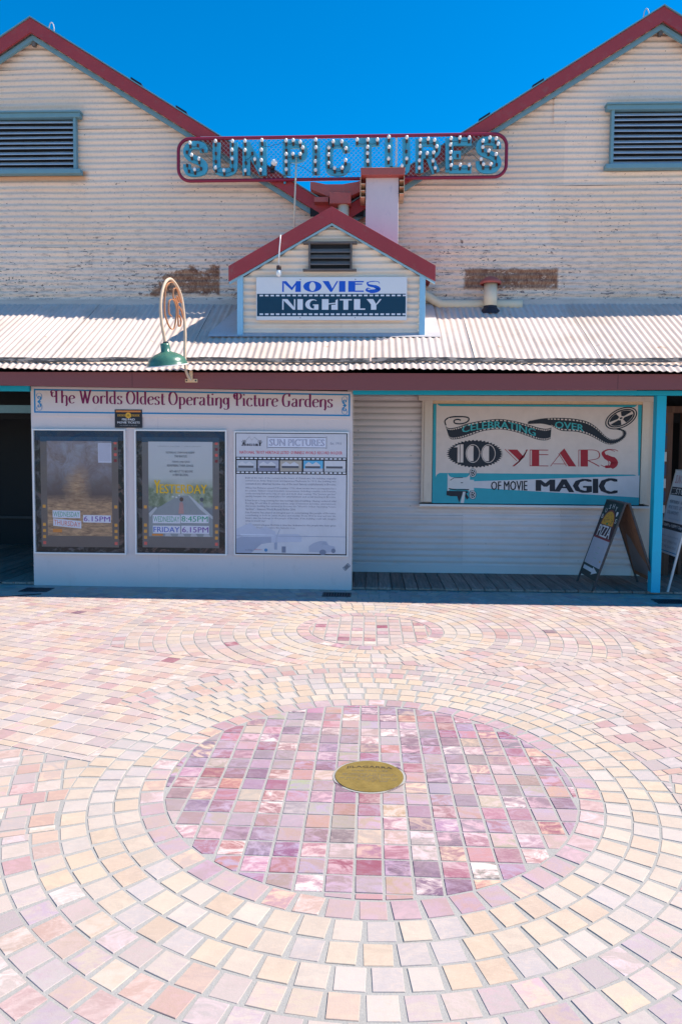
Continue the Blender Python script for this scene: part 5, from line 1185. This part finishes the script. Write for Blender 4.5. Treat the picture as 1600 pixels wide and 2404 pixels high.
A.stroke(cat([(183, 222), (178, 190), (215, 168), (290, 164), (332, 172), (328, 195), (290, 210), (245, 208), (238, 190), (262, 182), (282, 188)], 5), 9, SK, 2)
for i in range(7): A.rect(200+i*18, 208+i*18, 178-i, 173-i, SW)
def wrp1(x, y, u, v):
    tt = (x-290)/485.; base = 262-34*sin(pi*min(1, tt*1.25)**.9)+30*max(0, tt-.45)**1.1*1.6; return (x-6*(v-.5)*0, y+base-262+0)
def wr1(x, y, u, v):
    c = [(290, 0), (370, -20), (450, -30), (540, -34), (620, -26), (700, -4), (775, 18)]
    for (a0, b0), (a1, b1) in zip(c[:-1], c[1:]):
        if x <= a1: return (x, y+b0+(b1-b0)*(x-a0)/(a1-a0))
    return (x, y+18)
A.text('CELEBRATING', 290, 775, 272, 226, STQ, .03, warp=wr1)
A.text('OVER', 900, 1090, 238, 194, STQ, .03, warp=lambda x, y, u, v: (x, y+22*u*u-2))
# starburst
pts = []
for i in range(88):
    a_ = 2*pi*i/88; k = 1.0 if i % 2 else .90; pts.append((376+188*k*cos(a_), 408+93*k*sin(a_)))
A.l = 3; A.poly(pts, SK); A.up()
def inl(pts_, m_, sub=0): A.poly(pts_, m_, sub)
inl([(236, 366), (262, 352), (276, 346), (276, 466), (262, 466), (262, 366)], SW); inl([(280, 346), (300, 346), (300, 466), (280, 466)], SW)
for cx_ in (363, 465):
    A.ring([(cx_+p[0], 406+p[1]) for p in arc(0, 0, 47, 61, 0, 360, 28)], [(cx_+p[0], 406+p[1]) for p in arc(0, 0, 43, 57, 0, 360, 28)], SW)
    A.poly([(cx_+p[0], 406+p[1]) for p in arc(0, 0, 40, 55, 115, 245, 12)]+[(cx_+4, 406-50), (cx_+4, 406+50)][::1], SW, 1)
# YEARS
def L_(pts_, w, sub=0): A.stroke(pts_, w, SR, sub)
A.poly([(592, 378), (655, 378), (700, 428), (668, 450)], SR); L_([(574, 376), (652, 452)], 4, 1); L_([(722, 378), (672, 450), (625, 488)], 5, 2); A.poly([(700, 428), (668, 450), (650, 470), (625, 488), (636, 488), (672, 458), (722, 378), (712, 378)], SR, 3)
A.poly([(750, 378), (798, 378), (798, 486), (750, 486)], SR); L_([(738, 378), (738, 486)], 4); L_([(738, 380), (858, 380)], 5, 1); L_([(798, 410), (858, 410)], 5, 1); L_([(738, 484), (858, 484)], 5, 1)
A.poly([(932, 398), (962, 368), (1040, 486), (990, 486)], SR); L_([(872, 486), (960, 372)], 4, 1); L_([(890, 470), (975, 470)], 4, 2); L_([(925, 400), (976, 484)], 4, 3)
A.poly([(1068, 378), (1116, 378), (1116, 486), (1068, 486)], SR); L_([(1056, 376), (1056, 486)], 4); L_(cat([(1056, 378), (1160, 378), (1190, 400), (1180, 432), (1116, 446)], 5), (4, 7), 1); L_(cat([(1116, 446), (1150, 462), (1190, 484)], 5), 6, 2)
c_ = cat([(1290, 385), (1250, 374), (1218, 392), (1232, 420), (1275, 440), (1290, 465), (1262, 484), (1225, 486)], 5)
A.stroke(c_, [4, 8, 20, 34, 44, 40, 18, 4], SR, 1); L_(cat([(1312, 384), (1290, 374), (1240, 374), (1206, 396), (1222, 428), (1250, 452), (1248, 476), (1225, 486), (1200, 474)], 5), 4, 2)
A.text('OF MOVIE', 483, 722, 646, 590, SK, .025, warp=lambda x, y, u, v: (x, y-(10*(v-.2))*u)); A.text('MAGIC', 776, 1308, 656, 582, SK, .115, warp=lambda x, y, u, v: (x, 620+(y-620)*(1+.42*u)-6))
# reel
for ro, ri, m_, sb in (((112, 62), (104, 55), SK, 0), ((96, 50), (86, 42), SK, 1)):
    rot = lambda p: (1332+p[0]*cos(-.45)-p[1]*sin(-.45), 168+p[0]*sin(-.45)+p[1]*cos(-.45))
    A.ring([rot(p) for p in arc(0, 0, ro[0], ro[1], 0, 360, 32)], [rot(p) for p in arc(0, 0, ri[0], ri[1], 0, 360, 32)], m_, sb)
for k in range(4):
    A.poly([rot(p) for p in arc(0, 0, 82, 40, k*90+12, k*90+78, 6)]+[rot(p) for p in arc(0, 0, 22, 11, k*90+70, k*90+20, 4)], SK)
A.poly([rot(p) for p in arc(0, 0, 10, 6, 0, 360, 10)[:-1]], SK, 2)
# projector
PJ = ink('projector_white', (.66, .64, .64))
A.rrect(198, 345, 640, 565, 34, PJ); A.poly([(345, 580), (372, 580), (372, 655), (345, 650)], PJ); A.rect(372, 400, 615, 598, PJ)
for cy_ in (534, 680):
    A.poly(arc(364, cy_, 24, 30, 0, 360, 18)[:-1], SK); A.up(); A.ring(arc(364, cy_, 21, 27, 0, 360, 18), arc(364, cy_, 16, 21, 0, 360, 18), PJ)
    for k in range(5): A.poly([(364+q[0], cy_+q[1]) for q in arc(9*cos(k*1.257), 12*sin(k*1.257), 4, 5, 0, 360, 8)[:-1]], PJ)
    A.l -= 1
A.stroke([(215, 585), (240, 568), (300, 566)], 4, SK); A.stroke([(205, 640), (260, 648), (340, 645)], 7, SK, 1); A.stroke([(285, 600), (300, 600)], 5, SK, 2)
A.poly([(192, 655), (330, 655), (335, 668), (298, 672), (275, 732), (262, 690), (222, 690), (192, 684)], SK); A.poly([(300, 660), (316, 660), (306, 734), (284, 734)], PJ, 1); A.poly([(318, 665), (340, 700), (325, 712), (314, 690)], SK, 2)
A.ob('artwork', cb)

# ------------------------------------------------------------------ A-FRAME SIGNS
def aframe(name, label, zt, xb0, xt0, xt1, xb1, yb0, yb1, z_t, board_lo, art=None, legm=BMETAL, inner=TAN):
    t = thing(name, ((xb0+xb1)/2, (yb0+yb1)/2, .03), label, 'sign', 'A-frame signs on the verandah')
    zf = .03
    def leg(xb, xt, y):
        dx = xt-xb; L = hypot(dx, z_t-zf); nx_, nz_ = (z_t-zf)/L, -dx/L
        q = .011
        MB().add([(xb-q, y-q, zf), (xb+q, y-q, zf), (xb+q, y+q, zf), (xb-q, y+q, zf), (xt-q, y-q, z_t), (xt+q, y-q, z_t), (xt+q, y+q, z_t), (xt-q, y+q, z_t)],
                 [(3, 2, 1, 0), (4, 5, 6, 7), (0, 1, 5, 4), (1, 2, 6, 5), (2, 3, 7, 6), (3, 0, 4, 7)]).ob('leg', legm, t)
    for y in (yb0, yb1): leg(xb0, xt0, y); leg(xb1, xt1, y)
    for nm, xb, xt, mm in (('front_panel', xb0, xt0, BLACK), ('rear_panel', xb1, xt1, inner)):
        f0 = (board_lo-zf)/(z_t-zf); th = .006
        xa = xb+(xt-xb)*f0
        MB().add([(xa-th, yb0+.011, board_lo), (xa+th, yb0+.011, board_lo), (xa+th, yb1-.011, board_lo), (xa-th, yb1-.011, board_lo),
                  (xt-th, yb0+.011, z_t), (xt+th, yb0+.011, z_t), (xt+th, yb1-.011, z_t), (xt-th, yb1-.011, z_t)],
                 [(3, 2, 1, 0), (4, 5, 6, 7), (0, 1, 5, 4), (1, 2, 6, 5), (2, 3, 7, 6), (3, 0, 4, 7)]).ob(nm, mm, t)
    bx(xt0-.012, xt1+.012, yb0-.012, yb1+.012, z_t, z_t+.012).ob('hinge', legm, t)
    # plane of the printed face, u along +y reversed (left edge is the far one), v up the slope 0..1
    def f(u, v, d):
        z = board_lo+(z_t-board_lo)*v; fx = (z-zf)/(z_t-zf); x = xb0+(xt0-xb0)*fx
        return (x-.0065-d, yb1-(yb1-yb0)*u, z)
    return t, f
t, f = aframe('pizza_sign', "black A-frame sign with a PIZZA picture and white arrow, beside the turquoise post", 0, 2.547, 2.885, 2.935, 3.275, .01, .625, 1.03, .14)
A = Art(f); DKG = ink('pizza_dark_green', (.012, .03, .03)); A.rect(.02, .98, .0, 1.0, DKG)
A.up(); A.rect(.02, .98, .155, .505, ink('price_sheet', (.52, .52, .60))); A.rect(.02, .98, .505, .53, ink('deep_red', (.25, .02, .03))); A.rect(.02, .98, .53, .70, ink('maroon_black', (.05, .012, .018)))
A.poly([(.08, .09), (.08, .125), (.62, .125), (.62, .148), (.92, .10), (.62, .045), (.62, .075), (.08, .075)], PW); A.up()
A.text('PIZZA', .14, .86, .535, .685, PW, .045)
A.poly(arc(.5, .69, .36, .205, 0, 180, 16), ink('pizza_red', (.25, .05, .04))); A.up(); A.poly(arc(.5, .695, .32, .18, 0, 180, 16), ink('pizza_yellow', (.70, .36, .03))); A.up()
for i in range(46):
    a_ = random.uniform(.1, pi-.1); r_ = sqrt(random.random()); u_, v_ = .5+.28*r_*cos(a_), .70+.15*r_*sin(a_)
    A.rect(u_, u_+.03, v_, v_+.008, random.choice((ink('topping_red', (.4, .05, .02)), ink('topping_dark', (.06, .04, .02)), ink('pizza_amber', (.5, .22, .02)))))
A.poly([(.45, .70), (.55, .70), (.56, .715), (.5, .73), (.44, .715)], ink('basil_green', (.03, .25, .08)))
for i, c in enumerate("BUSHY'S"):
    a_ = radians(168-i*27); u_ = .5+.40*cos(a_); v_ = .735+.195*sin(a_)
    A.text(c, u_-.05, u_+.05, v_-.012, v_+.045, PW, .03)
for i in range(3): A.rect(.45, .62, .25+i*.07, .256+i*.07, ink('faint_green_ink', (.30, .50, .36)))
A.poly(arc(.86, .24, .035, .012, 0, 360, 8)[:-1], YO); A.ob('artwork', t)
# faded grey area on the inside of the rear panel
A2 = Art(lambda u, v, d: (3.275+(2.935-3.275)*v-.0065-d, .62-.6*u, .03+1.0*v))
A2.poly([(.05, .16), (.95, .16), (.95, .30), (.70, .40), (.45, .58), (.28, .62), (.2, .5), (.1, .3)], ink('faded_grey_patch', (.22, .19, .19))); A2.ob('grey_patch', t)
t, f = aframe('store_sign', 'tall white A-frame STORE sign with silver legs, standing right of the turquoise post', 0, 3.398, 3.70, 3.76, 4.15, .03, .62, 1.40, .43, legm=GALV)
A = Art(f); A.rect(.02, .98, 0, 1, ink('store_white', (.62, .64, .70))); A.up()
A.text('SUN PICTURES', .08, 1.6*.6, .845, .945, ink('store_plum', (.30, .03, .08)), .0)
A.rect(.02, .98, .70, .80, SK); A.rect(.02, .98, .285, .375, SK); A.up()
for i in range(6): A.rect(.06+i*.03, .075+i*.03, .775, .783, PW); A.rect(.06+i*.03, .075+i*.03, .712, .72, PW)
A.text('STORE', .24, .90, .715, .785, PW, .03); A.text('7.00AM to 9.00PM 7 Days', .04, .95, .305, .355, PW, .02)
for i, s in enumerate(('MEMORABILIA   HISTORIC', 'MOVIE TICKETS   GIFTWARE', 'LOCAL HANDICRAFTS')): A.text(s, .08, .92 if i < 2 else .62, .60-i*.065, .64-i*.065, TXT, .01)
A.text('what is on tonight', .2, .75, .40, .43, ink('faint_blue_ink', (.3, .45, .6)))
for i, s in enumerate(('in the store of the oldest picture garden', 'OLDEST OPERATING', 'PICTURE GARDENS')): A.text(s, .1, .9, .19-i*.06, .22-i*.06, ink('grey_ink', (.3, .31, .36)))
A.rect(.02, .98, .025, .035, CB); A.ob('artwork', t)
